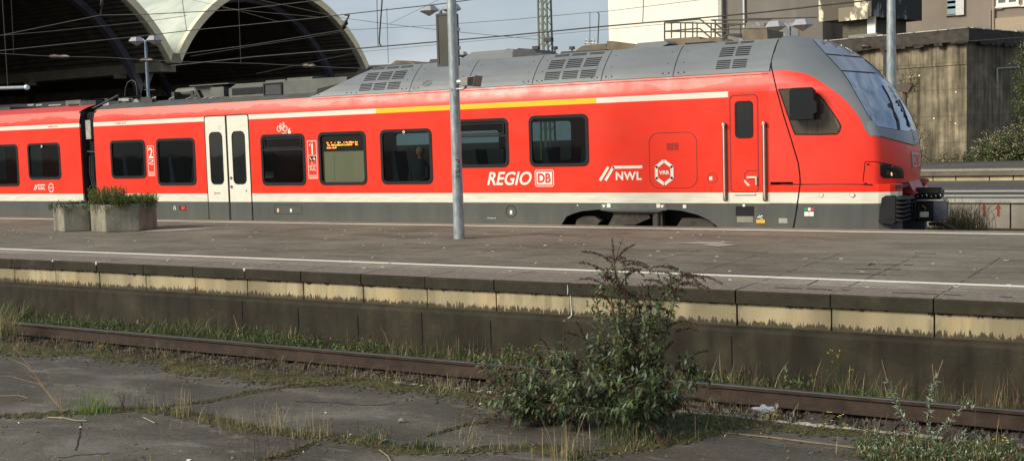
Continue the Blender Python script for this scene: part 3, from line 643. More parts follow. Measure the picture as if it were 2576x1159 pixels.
for cx in (-18.93,-18.74): m.ring(circ(cx,3.02,.07,20),circ(cx,3.02,.054,20),'Y',TS-.005,TS-.003)
for pl in ([(-18.93,3.02),(-18.885,3.10),(-18.775,3.10),(-18.83,3.01),(-18.885,3.10)],[(-18.93,3.02),(-18.83,3.01)],[(-18.74,3.02),(-18.785,3.145)],[(-18.82,3.15),(-18.76,3.15)],[(-18.91,3.125),(-18.86,3.125)],[(-18.83,3.01),(-18.80,2.97)]): stroke(m,pl,.015,onY(YD))
text_into(m,'6',-18.66,-18.57,2.88,3.03,onY(YD),0,.03); stroke(m,[(-18.85,2.915),(-18.71,2.91)],.012,onY(YD)); stroke(m,[(-18.84,2.89),(-18.74,2.888)],.01,onY(YD)); m.build('bicycle_symbol',M_decal,train)
m=MB(); text_into(m,'REGIO',-13.186,-12.10,1.663,1.945,onY(YD),0,.018,.28); m.build('lettering',M_decal,train)
def db_logo(mb,x0,x1,z0,z1,fn,fn2):
    o=rr(x0,x1,z0,z1,.05); t=.014
    def add_ring(a,b,mi):
        n=len(a); mb.add([fn(*p) for p in a]+[fn(*p) for p in b],[(k,(k+1)%n,n+(k+1)%n,n+k) for k in range(n)],mi)
    add_ring(o,rr(x0+t,x1-t,z0+t,z1-t,.04),0); p=rr(x0+.04,x1-.04,z0+.04,z1-.04,.02); mb.add([fn(*q) for q in p],[tuple(range(len(p)))],0)
    wd=x1-x0; hh=z1-z0
    text_into(mb,'DB',x0+.07*1,x1-.07,z0+.075,z1-.07,fn2,1,.035)
m=MB(); db_logo(m,-12.022,-11.577,1.629,1.974,onY(YD),onY(TS-.0065)); m.build('operator_logo',[M_decal,M_decalred],train)
def hexlogo(mb,cx,cz,r,wd,txt,sq=.86):
    P=[(cx+r*sq*sin(pi/3*k),cz+r*cos(pi/3*k)) for k in range(7)]
    P=[(cx+(x-cx)*.98,z) for x,z in P]
    stroke(mb,[(P[0][0]+.02,P[0][1]-.01),P[1],P[2],(P[3][0]+.02,P[3][1]+.01)],wd,onY(YD)); stroke(mb,[(P[3][0]-.02,P[3][1]+.01),P[4],P[5],(P[6][0]-.02,P[6][1]-.01)],wd,onY(YD))
    text_into(mb,txt,cx-r*.50,cx+r*.50,cz-r*.17,cz+r*.17,onY(YD),0,.03)
def nwl(mb,x0,z0,s_):
    fn=onY(YD); q=lambda x,z:(x0+x*s_,z0+z*s_)
    stroke(mb,[q(0,.02),q(.17,.26)],.055*s_,fn); stroke(mb,[q(.12,.02),q(.29,.265),q(.90,.265)],.055*s_,fn)
    text_into(mb,'NWL',*(q(.34,0)[0],q(.90,0)[0]),q(0,.01)[1],q(0,.175)[1],fn,0,.03,space=1.1)
m=MB(); nwl(m,-10.52,1.738,1.0); m.build('lettering',M_decal,train)
m=MB(); nwl(m,-28.0,1.605,.52); hexlogo(m,-27.275,1.665,.125,.03,'VRR'); m.build('lettering',M_decal,train)
m=MB()
for a,b in ((-27.256,-26.869),(-24.563,-24.174)): text_into(m,'1428 514',a,b,3.30,3.35,onY(YD),0,.0)
m.build('running_number',M_decalred,train)
# equipment hatch with its badge
m=MB(); o=rr(-9.455,-8.465,1.583,2.655,.2,8); m.ring(o,rr(-9.443,-8.477,1.595,2.643,.19,8),'Y',TS-.004,TS+.0); ht=m.build('equipment_hatch',M_decalred,train)
ht.data.materials[0]=plain('hatch_seam_red',(.20,.012,.008),.6,var=.1)
m=MB()
for k in range(9): m.box(-9.08+k*.028,-9.066+k*.028,TS-.004,TS-.002,2.31,2.45)
m.build('hatch_vent',ht.data.materials[0],ht)
m=MB(); hexlogo(m,-9.145,1.888,.222,.062,'VRR'); m.build('badge',M_decal,ht)
m=MB(); m.box(-9.10,-9.04,TS-.006,TS-.004,2.03,2.05); m.obox((-9.035,2.0,0),(.0,0,0),(0,0,0),(0,0,0)); 
m=MB(); m.ring(circ(-8.166,1.775,.10,20),circ(-8.166,1.775,.09,20),'Y',TS-.004,TS-.001,0); m.box(-8.225,-8.165,TS-.006,TS-.002,1.735,1.80,1); m.build('filler_cap',[ht.data.materials[0],M_decal],train)
# crew door
m=MB(); m.ring(rr(-7.81,-7.255,1.498,3.307,.09,6),rr(-7.79,-7.275,1.518,3.287,.08,6),'Y',TS-.004,TS); cd=m.build('crew_door',ht.data.materials[0],train)
m=MB(); m.ring(rr(-7.703,-7.358,2.509,3.19,.07),rr(-7.665,-7.396,2.547,3.152,.05),'Y',TS-.014,TS); fo=m.build('door_window',M_black,cd)
m=MB(); m.prism(rr(-7.69,-7.37,2.52,3.18,.06),'Y',TS-.008,TS-.002); m.build('pane',M_glassdark,fo)
m=MB(); stroke(m,[(-7.53,1.73),(-7.53,1.84),(-7.47,1.905),(-7.29,1.905)],.012,onY(YD),1); m.prism([(-7.535,1.745),(-7.42,1.63),(-7.47,1.625),(-7.54,1.70)],'Y',TS-.01,TS,0); m.box(-7.48,-7.30,TS-.03,TS-.01,1.765,1.80,0); m.tube([(-7.30,TS-.02,1.80),(-7.30,TS-.02,1.64)],.018); m.build('door_handle',[M_steel,ht.data.materials[0]],cd)
m=MB(); m.box(-7.74,-7.33,TS-.03,TS,1.462,1.482); m.build('door_sill',M_decal,cd)
for x in (-7.905,-7.134):
    m=MB(); m.prism(rr(x-.052,x+.04,1.335,2.81,.04),'Y',TS-.003,TS-.001); hb=m.build('handrail_recess',plain('recess_dark_red',(.10,.016,.012),.7,var=.2),train)
    m=MB(); m.tube([(x,TS-.005,2.76),(x,TS-.06,2.76),(x,TS-.065,2.70),(x,TS-.065,1.45),(x,TS-.06,1.38),(x,TS-.005,1.37)],.0145,10); m.tube([(x,TS-.065,2.74),(x,TS-.065,2.80)],.03); m.build('handrail',M_steel,hb)
# skirt details
m=MB(); m.box(-7.713,-7.359,TS-.002,TS+.003,1.063,1.246,0); m.box(-7.69,-7.38,TS-.006,TS,.946,1.058,1); m.build('step_box',[M_black,plain('aluminium_step',(.25,.235,.18),.5,.3,var=.15)],train)
m=MB(); m.mark(); m.box(-7.315,-7.151,TS-.003,TS,.936,.999,0); m.mark(); stroke(m,[(-7.29,1.04),(-7.2,1.07)],.02,onY(TS-.001),1); stroke(m,[(-7.26,1.08),(-7.24,1.02),(-7.19,1.02)],.012,onY(TS-.001),1)
for (a_,b_,c_,d_) in ((-10.39,-10.31,1.21,1.285),(-9.32,-9.245,1.21,1.285),(-8.77,-8.70,1.205,1.27),(-7.575,-7.53,1.24,1.285)): m.mark(); m.box(a_,b_,TS-.006,TS,c_,d_,1)
for x in (-10.46,-9.20): m.mark(); m.prism([(x-.045,1.262),(x+.045,1.262),(x,1.20)],'Y',TS-.006,TS,1)
m.mark(); m.prism(circ(-11.05,1.25,.015,8),'Y',TS-.003,TS,1)
for x,mm in ((-19.078,2),(-18.674,1),(-12.62,1)): m.mark(); m.box(x-.028,x+.028,TS-.003,TS,1.06,1.14,mm)
m.mark(); m.box(-6.89,-6.727,TS-.003,TS,.94,1.03,3)
m.mark(); stroke(m,[(-22.58,1.09),(-22.56,1.19),(-22.53,1.19),(-22.51,1.09)],.02,onY(TS-.001),1)
m.mark(); text_into(m,'DB Regio AG',-13.21,-13.0,.955,.985,onY(TS-.001),1,.01)
build_each(m,'skirt_sticker',[M_orange,M_decal,plain('cream_sticker',(.75,.6,.4),.5,var=.05),plain('grey_data_plate',(.33,.33,.28),.6,var=.15)],train)
m=MB(); m.box(-22.368,-22.165,TS-.003,TS+.003,1.085,1.19,0); m.box(-22.31,-22.17,TS-.01,TS-.003,1.10,1.18,1); m.build('socket',[M_black,M_decalred],train)
m=MB(); frame(m,-19.20,-18.335,1.015,1.225,.006,TS+.003); m.ring(circ(-12.62,1.115,.13,20),circ(-12.62,1.115,.118,20),'Y',TS-.001,TS+.003); m.build('skirt_flap',M_black,train)
# front bogie
m=MB(); m.box(-11.9,-7.75,TS+.5,TS+.55,.3,1.2); bg_=m.build('bogie',M_black,train)
for x in (-11.0,-8.55):
    for s_ in (0,1):
        f=(lambda y:y) if s_==0 else mir
        m=MB(); m.prism(circ(x,.25,.43,32),'Y',f(TS+.30),f(TS+.42)); m.prism(circ(x,.25,.12,16),'Y',f(TS+.25),f(TS+.30)); m.build('wheel',M_bogie,bg_)
m=MB(); m.prism([(-11.15,.95),(-11.0,1.02),(-10.75,1.02),(-10.6,.93),(-10.75,.8),(-11.2,.8)],'Y',TS+.14,TS+.30); m.prism([(-9.0,.8),(-8.85,1.0),(-8.3,1.0),(-8.15,.8)],'Y',TS+.14,TS+.30)
m.prism([(-10.45,.80),(-10.28,1.08),(-9.75,1.09),(-9.55,1.09),(-9.5,1.0),(-9.85,.86),(-10.0,.86)],'Y',TS+.10,TS+.28); m.box(-9.45,-9.25,TS+.1,TS+.25,.7,1.12); m.tube([(-9.35,TS+.1,.7),(-9.35,TS+.1,1.1)],.06)
for k in range(4): m.prism(circ(-10.1+.12*k,1.04,.016,8),'Y',TS+.085,TS+.10)
m.box(-10.3,-9.4,TS+.06,TS+.1,1.085,1.12); m.build('bogie_frame',M_bogie,bg_)
m=MB(); m.box(-10.53,-9.11,TS-.004,TS+.02,1.16,1.295); m.build('bogie_cover',plain('cover_grey_paint',(.10,.11,.10),.5,var=.12),train)

# ---- roof fairing of the front car
FP=[(.065,3.712),(.11,3.80),(.19,3.93),(.31,4.07),(.45,4.21),(.62,4.335)]
def fpt(x,t,lift=0):
    k=t*(len(FP)-1); i=min(int(k),len(FP)-2); u=k-i; a,z=lerp(FP[i][0],FP[i+1][0],u),lerp(FP[i][1],FP[i+1][1],u)
    dx,dz=FP[i+1][0]-FP[i][0],FP[i+1][1]-FP[i][1]; l=math.hypot(dx,dz); return (x,TS+.02+a-dz/l*lift,z+dx/l*lift)
def fpx(px,py):                                       # a point of the photograph carried onto the slanted fairing
    r=ray(px,py)
    for k in range(len(FP)-1):
        (a0,z0),(a1,z1)=FP[k],FP[k+1]; n=Vector((0,-(z1-z0),(a1-a0))); p0=Vector((0,TS+.02+a0,z0)); t=n.dot(p0-CP)/n.dot(r); p=CP+r*t
        if p.z<=z1+1e-4 or k==len(FP)-2: return p,(k+(p.z-z0)/(z1-z0))/(len(FP)-1)
SEAM=[-18.07,-15.189,-13.694,-12.084,-10.504,-8.967,-7.06]
for i in range(6):
    a,b=SEAM[i],SEAM[i+1]
    for s_ in (0,1):
        f=(lambda p:p) if s_==0 else (lambda p:(p[0],mir(p[1]),p[2]))
        m=MB(); rows=[]
        for k in range(21):
            t=k/20; xa=a+.008 if i else lerp(-18.07,-16.55,min(1,t*1.05)); n=2
            rows.append([f(fpt(lerp(xa,b-.008,j/n),t)) for j in range(n+1)])
        m.grid(rows,flip=not s_)
        x1=-16.55 if i==0 else a+.008
        m.grid([[f((x1,TS+.64,4.335)),f((b-.008,TS+.64,4.335))],[f((x1,TS+.95,4.37)),f((b-.008,TS+.95,4.37))],[(x1,CY,4.40),(b-.008,CY,4.40)]],flip=not s_)
        pn=m.build('roof_fairing',M_fair,train)
m=MB()
for s_ in (0,1):
    f=(lambda p:p) if s_==0 else (lambda p:(p[0],mir(p[1]),p[2]))
    m.grid([[f((x,TS+.03+a,z-.02)) for x in (-17.0 if a>.3 else -17.9,-7.1)] for a,z in FP])
m.build('fairing_lining',M_black,train)
m=MB(); m.box(-18.0,-7.1,TS+.012,TS+.03,3.702,3.712); m.build('roof_gutter',M_dark,train)
# louvres: three fields of slots; corners read from the slanted panels
def louvre(fields):
    m=MB()
    for (xa,xb,t0,t1,nsl,ncol,gap) in fields:
        cw=(xb-xa-gap*(ncol-1))/ncol
        for c_ in range(ncol):
            for r_ in range(nsl):
                t=lerp(t0,t1,(r_+.5)/nsl); h=(t1-t0)/nsl*.27; x0=xa+c_*(cw+gap)
                m.add([fpt(x0,t-h,.004),fpt(x0+cw,t-h,.004),fpt(x0+cw,t+h,.004),fpt(x0,t+h,.004)],[(0,1,2,3)])
    return m.build('louvre',M_black,train)
louvre([(-16.62,-15.50,.17,.44,5,3,.06),(-16.60,-15.48,.52,.80,5,3,.06),(-16.55,-15.42,.90,.985,2,3,.06)])
louvre([(-11.82,-10.66,.17,.44,5,3,.07),(-11.82,-10.66,.52,.80,5,3,.07),(-11.8,-10.66,.90,.985,2,3,.07)])
louvre([(-8.12,-7.53,.20,.47,5,2,.05),(-8.12,-7.53,.55,.83,5,2,.05),(-8.10,-7.53,.92,.99,2,2,.05)])
m=MB()
for x in SEAM[1:-1]:
    for dx in (-.22,-.10,.10,.22):
        for j in range(1): 
            p=[fpt(x+dx+.018*cos(q),.16+.035*sin(q),.004) for q in [2*pi*k/8 for k in range(8)]]; m.add(p,[tuple(range(8))])
    for dx in (-.16,.16):
        for t in (.09,.47,.80): m.add([fpt(x+dx+.011*cos(q),t+.015*sin(q),.004) for q in [2*pi*k/8 for k in range(8)]],[tuple(range(8))])
for x in (-17.9,-17.78,-16.95,-16.82,-16.68): m.add([fpt(x+.018*cos(q),.12+.03*sin(q),.004) for q in [2*pi*k/8 for k in range(8)]],[tuple(range(8))])
m.build('fixing_hole',M_black,train)
m=MB(); 
for k in range(5):
    for j in range(5):
        if (k*3+j*5)%4: m.add([fpt(-14.87+k*.05,.22+j*.04,.004),fpt(-14.84+k*.05,.22+j*.04,.004),fpt(-14.84+k*.05,.245+j*.04,.004),fpt(-14.87+k*.05,.245+j*.04,.004)],[(0,1,2,3)])
m.build('damaged_grille',M_dark,train)
# things on top of the fairing
m=MB()
def hump(pts,Y,d,mi):                                  # outline (photo points carried to depth Y) with real depth d
    P=[(atY(x,y,Y).x,atY(x,y,Y).z) for x,y in pts]; zb=4.36; P=[(P[0][0],min(P[0][1],zb))]+P+[(P[-1][0],min(P[-1][1],zb))]; m.prism(P,'Y',Y,Y+d,mi)
hump([tz(2,2040,600),tz(2,2100,575),tz(2,2170,525),tz(2,2576,495),tz(3,60,560)],22.3,1.2,0)
hump([tz(3,0,520),tz(3,60,485),tz(3,200,495),tz(3,245,530),tz(3,400,545)],22.2,1.0,2)
hump([tz(3,480,545),tz(3,490,520),tz(3,930,495),tz(3,950,520)],21.95,1.4,2)
hump([tz(3,640,505),tz(3,700,465),tz(3,800,450),tz(3,940,440),tz(3,945,500)],22.5,1.0,1)
hump([tz(3,945,505),tz(3,950,415),tz(3,1010,415),tz(3,1060,425),tz(3,1200,445),tz(3,1270,470)],22.4,1.1,1)
hump([tz(3,1215,485),tz(3,1260,435),tz(3,1540,412),tz(3,1570,440),tz(3,1500,470)],22.1,1.2,0)
hump([tz(3,1520,440),tz(3,1525,395),tz(3,1870,370),tz(3,1890,395),tz(3,2000,380),tz(3,2040,372),tz(3,2100,400),tz(3,2150,420)],22.6,.9,1)
hump([tz(3,1730,450),tz(3,1735,437),tz(3,2005,418),tz(3,2010,430)],21.9,.3,3)
hump([tz(3,2315,390),tz(3,2320,310),tz(3,2560,292),tz(3,2565,375)],22.4,1.0,1)
hump([tz(2,1335,660),tz(2,1400,610),tz(2,1520,612),tz(2,1600,640)],22.6,.8,1)
hump([tz(2,1605,640),tz(2,1640,625),tz(2,1740,625),tz(2,1750,598),tz(2,2000,585),tz(2,2080,590)],22.5,1.0,2)
m.build('roof_hatch',[M_fair,M_roofbrown,M_dark,M_black],train,bevel=.02)
m=MB()
for k in range(4):
    a=atY(*tz(3,2120,410-k*8),22.0); b=atY(*tz(3,2150,360-k*5),22.0); c_=atY(*tz(3,2200,345+k*4),22.0); d=atY(*tz(3,2310,345+k*12),22.0); m.tube([a,b,c_,d],.014)
m.tube([atY(*tz(2,1120,690),22),atY(*tz(2,1150,670),22),atY(*tz(2,1550,655),22)],.03)
m.build('roof_cable',M_dark,train)
# equipment on the low roof behind the fairing
def rbox(x0,y0,x1,y1,Y,d,mi,mb):                       # box whose front spans the given photo corners at depth Y
    a,b=atY(x0,y1,Y),atY(x1,y0,Y); mb.box(a.x,b.x,Y,Y+d,a.z,b.z,mi); return a,b
m=MB(); a,b=atY(*tz(1,2265,1000),21.2),atY(*tz(2,780,985),21.2)
x0=atY(*tz(1,2280,830),21.2).x; x1=-17.2
zt=4.16
m.prism([(x0,3.78),(x0,4.05),(x0+.25,zt),(x1,zt),(x1,3.78)],'Y',21.25,23.2,0)
hx=lambda px,py,Y=21.24:atY(px,py,Y)
for (ax,ay,bx,by,mi) in ((584,218,660,240,1),(668,208,706,241,2)):
    p,q=hx(ax,by),hx(bx,ay); m.box(p.x,q.x,21.235,21.25,p.z,q.z,mi)
p,q=hx(664,243),hx(710,207); m.ring([(p.x,p.z),(q.x,p.z),(q.x,q.z),(p.x,q.z)],[(p.x+.04,p.z+.04),(q.x-.04,p.z+.04),(q.x-.04,q.z-.04),(p.x+.04,q.z-.04)],'Y',21.22,21.25,1)
m.box(x0+.9,x0+1.55,21.6,22.8,zt,zt+.06,0); m.box(x0+1.6,x0+2.4,21.6,22.8,zt,zt+.08,0); m.box(x0,x1,21.2,21.25,3.74,3.80,0)
m.build('roof_unit',[M_roofbox,M_black,M_dark],train,bevel=.01)
m=MB(); a,b=hx(*tz(1,1880,1015)),hx(*tz(1,2070,845)); m.box(a.x,b.x,21.5,22.9,a.z,b.z,0); m.prism([(a.x-.02,a.z),(a.x+.16,b.z-.12),(a.x+.20,b.z-.12),(a.x+.36,a.z),(a.x+.28,a.z),(a.x+.18,b.z-.25),(a.x+.06,a.z)],'Y',21.4,21.5,1)
a,b=hx(*tz(1,2075,1010)),hx(*tz(1,2200,870)); m.box(a.x,b.x,21.4,22.6,a.z,b.z,0); a,b=hx(*tz(1,2200,1000)),hx(*tz(1,2262,850)); m.box(a.x,b.x,21.7,22.6,a.z,b.z,1)
a,b=hx(*tz(1,1870,860)),hx(*tz(1,2265,842)); m.box(a.x,b.x,21.35,22.9,a.z,b.z,0)
m.build('resistor_box',[M_roofbox,M_dark],train)
m=MB(); a,b=hx(*tz(1,1560,960)),hx(*tz(1,1830,870)); zc=(a.z+b.z)/2; r_=(b.z-a.z)/2*1.15; m.tube([(a.x,22,zc),(a.x+.06,22,zc),(b.x-.05,22,zc),(b.x,22,zc)],[r_*.8,r_,r_,r_*.8],20)
m.tube([(b.x,22,zc),(b.x+.25,22,zc),(b.x+.30,22,zc)],[r_*1.08,r_*1.08,r_*.7],20,1); m.box(a.x+.1,a.x+.2,21.7,22.3,3.75,zc,1); m.box(b.x-.2,b.x-.1,21.7,22.3,3.75,zc,1); m.build('air_tank',[M_roofbox,M_dark],train)
R=random.Random(6)
for k in range(26):
    m=MB(); px=R.uniform(1080,1570); p=hx(*tz(1,px,R.uniform(1000,1060)),21.3+R.uniform(0,1)); s_=R.uniform(.04,.12); m.obox(p,(s_*R.uniform(.6,2),0,0),(0,.08,0),(0,0,s_*.6)); m.build('roof_insulator',R.choice((M_dark,M_dark,M_silver)),train)
for k in range(14):
    m=MB(); p=hx(*tz(1,R.uniform(1650,2300),1035),21.3); m.tube([p,p+Vector((R.uniform(-.05,.05),0,.1)),p+Vector((R.uniform(.05,.2),0,.14))],.012,6); m.build('roof_hose',M_silver,train)
for pts_,r_,mt_ in (([(900,1110),(1080,1020),(1190,960)],.03,M_dark),([(1450,905),(1560,905)],.015,M_dark),([(1500,1040),(1540,985),(1570,975),(1560,1000)],.014,M_silver)):
    m=MB(); m.tube([hx(*tz(1,*q)) for q in pts_],r_,6); m.build('roof_hose',mt_,train)
m=MB(); P_=[tz(1,1255,970),tz(1,1262,890),tz(1,1285,830),tz(1,1325,808),tz(1,1360,825),tz(1,1375,880),tz(1,1380,960)]; m.tube([atY(x,y,22.0) for x,y in P_],.016,6); m.build('roof_hoop',M_dark,train)
m=MB()
for (x0_,y0_,x1_,y1_,mi) in ((665,1005,810,1110,0),(690,1045,790,1105,1),(810,1010,960,1100,2),(520,1075,690,1105,0),(0,1075,100,1100,2)):
    a,b=hx(*tz(1,x0_,y1_),21.4-.01*mi),hx(*tz(1,x1_,y0_),21.4-.01*mi); m.mark(); m.box(a.x,b.x,21.4-.01*mi,22.4,min(a.z,3.75),b.z,mi)
m.mark(); m.tube([hx(*tz(1,340,1135)),hx(*tz(1,390,1115)),hx(*tz(1,500,1112)),hx(*tz(1,560,1110))],.02,6,3); build_each(m,'roof_box',[M_roofbox,M_black,M_dark,M_silver],train)

# ---- cab
BO=[(0,1.64),(0,2.0),(0,2.6),(0,3.0),(0,3.35),(.018,3.48),(.05,3.60),(.09,3.712),(.21,3.93),(.46,4.21),(.62,4.335),(.95,4.40),(1.44,4.44)]
CT=[(-4.79,1.63),(-4.77,2.0),(-4.82,2.42),(-4.97,2.84),(-5.17,3.22),(-5.27,3.40),(-5.38,3.56),(-5.50,3.71),(-5.78,3.96),(-6.12,4.18),(-6.42,4.30),(-6.80,4.39),(-7.05,4.44)]
PL0=[(0,0),(.2,.0),(.42,.006),(.62,.022),(.74,.04),(.80,.055),(.835,.075),(.865,.12),(.895,.20),(.935,.32),(.972,.5),(.992,.72),(1,1)]
PL1=[(0,0),(.13,.01),(.26,.03),(.38,.065),(.50,.12),(.60,.18),(.69,.26),(.77,.35),(.84,.45),(.90,.56),(.95,.69),(.985,.84),(1,1)]
NV,NS=150,150
def cr(pts,t):                                         # smooth interpolation along a control list, t in 0..1
    k=t*(len(pts)-1); i=min(int(k),len(pts)-2); u=k-i; p=[pts[max(0,min(len(pts)-1,i+j))] for j in (-1,0,1,2)]
    return tuple(.5*(2*p[1][c_]+(p[2][c_]-p[0][c_])*u+(2*p[0][c_]-5*p[1][c_]+4*p[2][c_]-p[3][c_])*u*u+(3*p[1][c_]-p[0][c_]-3*p[2][c_]+p[3][c_])*u**3) for c_ in (0,1))
def nose_pt(tv,ts):
    o,z=cr(BO,tv) if tv>4.0/12*1.0 and False else (interp([(i,p[0]) for i,p in enumerate(BO)],tv*12),interp([(i,p[1]) for i,p in enumerate(BO)],tv*12))
    xc,zc=cr(CT,tv); a=cr(PL0,ts); b=cr(PL1,ts); h=max(0,min(1,(tv*12-2.5)/5.5)); h=h*h*(3-2*h)
    fx,fo=lerp(a[0],b[0],h),lerp(a[1],b[1],h); fx=min(1,max(0,fx)); fo=min(1,max(0,fo))
    return Vector((-7.05+(xc+7.05)*fx,TS+o+(1.44-o)*fo,z+(zc-z)*lerp(fx**2,fo,.35*(1-h)) if True else z))
V=[[nose_pt(i/NV,j/NS) for j in range(NS+1)] for i in range(NV+1)]
vv=[p for r in V for p in r]; ff=[(i*(NS+1)+j,i*(NS+1)+j+1,(i+1)*(NS+1)+j+1,(i+1)*(NS+1)+j) for i in range(NV) for j in range(NS)]
fm=vv+[Vector((p.x,mir(p.y),p.z)) for p in vv]; nvv=len(vv)
BV=BVHTree.FromPolygons([tuple(p) for p in fm],ff+[tuple(nvv+q for q in f[::-1]) for f in ff])
def onnose(x,y,lift=.004):
    r=ray(x,y).normalized(); h=BV.ray_cast(CP,r)
    if h[0] is None: 
        h=BV.find_nearest(CP+r*((CY-.7)/r.y)); 
    n=h[1]; n=-n if n.dot(r)>0 else n
    return h[0]+n*lift,n
def inside(px,py,poly):
    c_=False; n=len(poly)
    for i in range(n):
        (x0,y0),(x1,y1)=poly[i],poly[i-1]
        if (y0>py)!=(y1>py) and px<(x1-x0)*(py-y0)/(y1-y0)+x0: c_=not c_
    return c_
def toD(p): d=p-CP; z=d.dot(Fv); return (CAM_W/2+CAM_F*d.dot(Rv)/z,CAM_H/2-CAM_F*d.dot(Uv)/z)
SWIN=[(1957,224),(2000,222),(2041,226),(2060,238),(2075,254),(2100,289),(2113,309),(2116.5,318),(2113,331),(2106,338.5),(2060,340),(1999,339.6),(1991,320),(1975,275)]
def inset(poly,d):
    cx=sum(p[0] for p in poly)/len(poly); cy=sum(p[1] for p in poly)/len(poly); n=len(poly); out=[]
    for i in range(n):
        a,b,c_=poly[i-1],poly[i],poly[(i+1)%n]; e1=Vector((b[0]-a[0],b[1]-a[1])).normalized(); e2=Vector((c_[0]-b[0],c_[1]-b[1])).normalized()
        n1=Vector((-e1.y,e1.x)); n2=Vector((-e2.y,e2.x)); q=(n1+n2); q=q.normalized()/max(.5,q.normalized().dot(n1))
        if q.dot(Vector((cx-b[0],cy-b[1])))<0: q=-q
        out.append((b[0]+q.x*d,b[1]+q.y*d))
    return out
SW_IN=inset(SWIN,2.2)
hole=set()
for k,f in enumerate(ff):
    c_=sum((vv[i] for i in f),Vector())/4
    if c_.y<21.3 and c_.x<-5.5 and inside(*toD(c_),SW_IN): hole.add(k)
ff2=[f for k,f in enumerate(ff) if k not in hole]
m=MB(); m.add(fm,ff2+[tuple(nvv+q for q in f[::-1]) for f in ff2],0,True)
cab=m.build('cab_shell',MN,train)
def decal(mb,poly,lift=.004,step=9,mi=0,mirror=False,seg=7):
    """a piece that follows the curved cab: filled outline laid on its surface"""
    P=[]
    for a,b in zip(poly,poly[1:]+poly[:1]):
        n=max(1,int(math.hypot(b[0]-a[0],b[1]-a[1])/seg)); P+=[(lerp(a[0],b[0],k/n),lerp(a[1],b[1],k/n)) for k in range(n)]
    nb=len(P); x0,x1=min(p[0] for p in P),max(p[0] for p in P); y0,y1=min(p[1] for p in P),max(p[1] for p in P)
    I=[]; y=y0+step*.5
    while y<y1:
        x=x0+step*.5
        while x<x1:
            if inside(x,y,P) and min((x-q[0])**2+(y-q[1])**2 for q in P)>(step*.4)**2: I.append((x,y))
            x+=step
        y+=step
    r=delaunay_2d_cdt([Vector(p) for p in P+I],[(i,(i+1)%nb) for i in range(nb)],[],1,1e-4); Q=[]
    for p in r[0]:
        h,n=onnose(p.x,p.y,lift)
        if mirror and h.y>CY: h.y=CY
        Q.append(h)
    fs=[tuple(f) for f in r[2]]; mb.add(Q,fs,mi,True)
    if mirror: mb.add([(q.x,mir(q.y),q.z) for q in Q],[f[::-1] for f in fs],mi,True)
    return mb
def noseline(mb,pts,r=.007,mi=0,seg=6,lift=.0,mirror=True):
    P=[]
    for a,b in zip(pts,pts[1:]):
        n=max(1,int(math.hypot(b[0]-a[0],b[1]-a[1])/seg)); P+=[(lerp(a[0],b[0],k/n),lerp(a[1],b[1],k/n)) for k in range(n)]
    P.append(pts[-1]); Q=[onnose(x,y,lift)[0] for x,y in P]; mb.tube(Q,r,6,mi)
    if mirror: mb.tube([(q.x,mir(q.y),q.z) for q in Q],r,6,mi)
# cab side window
m=MB(); o=SWIN; i_=inset(SWIN,3.2); n=len(o)
def dens(poly,k=4): return [(lerp(a[0],b[0],q/k),lerp(a[1],b[1],q/k)) for a,b in zip(poly,poly[1:]+poly[:1]) for q in range(k)]
A,B=dens(o),dens(i_); n=len(A)
def mcopy(o,parent):
    c=o.copy(); c.data=o.data.copy(); COL.objects.link(c); c.parent=parent
    for v in c.data.vertices: v.co.y=mir(v.co.y)
    c.data.flip_normals(); return c
m.add([onnose(*p,.006)[0] for p in A]+[onnose(*p,.006)[0] for p in B],[(k,(k+1)%n,n+(k+1)%n,n+k) for k in range(n)],0,True)
sw=m.build('cab_side_window',M_black,train); sw2=mcopy(sw,train)
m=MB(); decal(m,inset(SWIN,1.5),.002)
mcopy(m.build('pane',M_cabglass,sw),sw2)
m=MB(); m.tube([onnose(*tz(8,490,40),.0)[0],onnose(*tz(8,490,190),.0)[0]],.006); m.build('window_bar',M_dark,sw)
# windscreen, display strip and roof panels
WS=[tz(4,745,727),tz(4,1085,750),tz(4,1160,805),tz(4,1235,885),tz(4,1310,975),tz(4,1375,1070),tz(8,1425,30),tz(8,1452,90),tz(8,1458,128),tz(8,1390,165),tz(8,1085,115),tz(8,1000,0),tz(4,880,950),tz(4,800,810)]
m=MB(); decal(m,WS,.014,7,0,True); ws=m.build('windscreen',M_screen,train)
for pts_,rad_ in (([tz(4,1135,868),tz(4,1190,960),tz(4,1230,1050),tz(8,1262,20),tz(8,1285,70),tz(8,1296,145)],.011),([tz(4,1205,1050),tz(4,1245,1110),tz(8,1275,10),tz(8,1300,70),tz(8,1308,148)],.008),([tz(4,1300,1010),tz(4,1345,1100),tz(8,1380,40),tz(8,1405,125)],.012)):
    m=MB(); noseline(m,pts_,rad_,lift=.022,mirror=False); m.build('wiper',M_black,train)
m=MB(); c_,_n=onnose(*tz(4,1215,1065),.03); m.obox(c_,(.03,0,0),(0,.02,0),(0,0,.035)); m.build('wiper',M_black,train)
m=MB(); decal(m,[tz(4,592,560),tz(4,940,592),tz(4,1073,735),tz(4,728,712)],.014,7,0,True); m.build('cab_destination_glass',M_upper,train)
m=MB(); decal(m,[tz(4,445,402),tz(4,600,410),tz(4,720,448),tz(4,800,488),tz(4,925,578),tz(4,572,545)],.014,7,0,True); m.build('upper_glass',M_upper,train)
m=MB()
for L_ in ([tz(4,480,405),tz(4,560,450),tz(4,650,540)],[tz(4,680,450),tz(4,760,500),tz(4,820,558)],[tz(4,575,550),tz(4,935,583)],[tz(4,725,716),tz(4,1080,742)],[tz(4,445,400),tz(4,572,545),tz(4,728,712),tz(4,800,810),tz(4,880,950),tz(8,1000,0),tz(8,1085,115)]): noseline(m,L_,.006)
m.build('glass_seam',M_black,train)
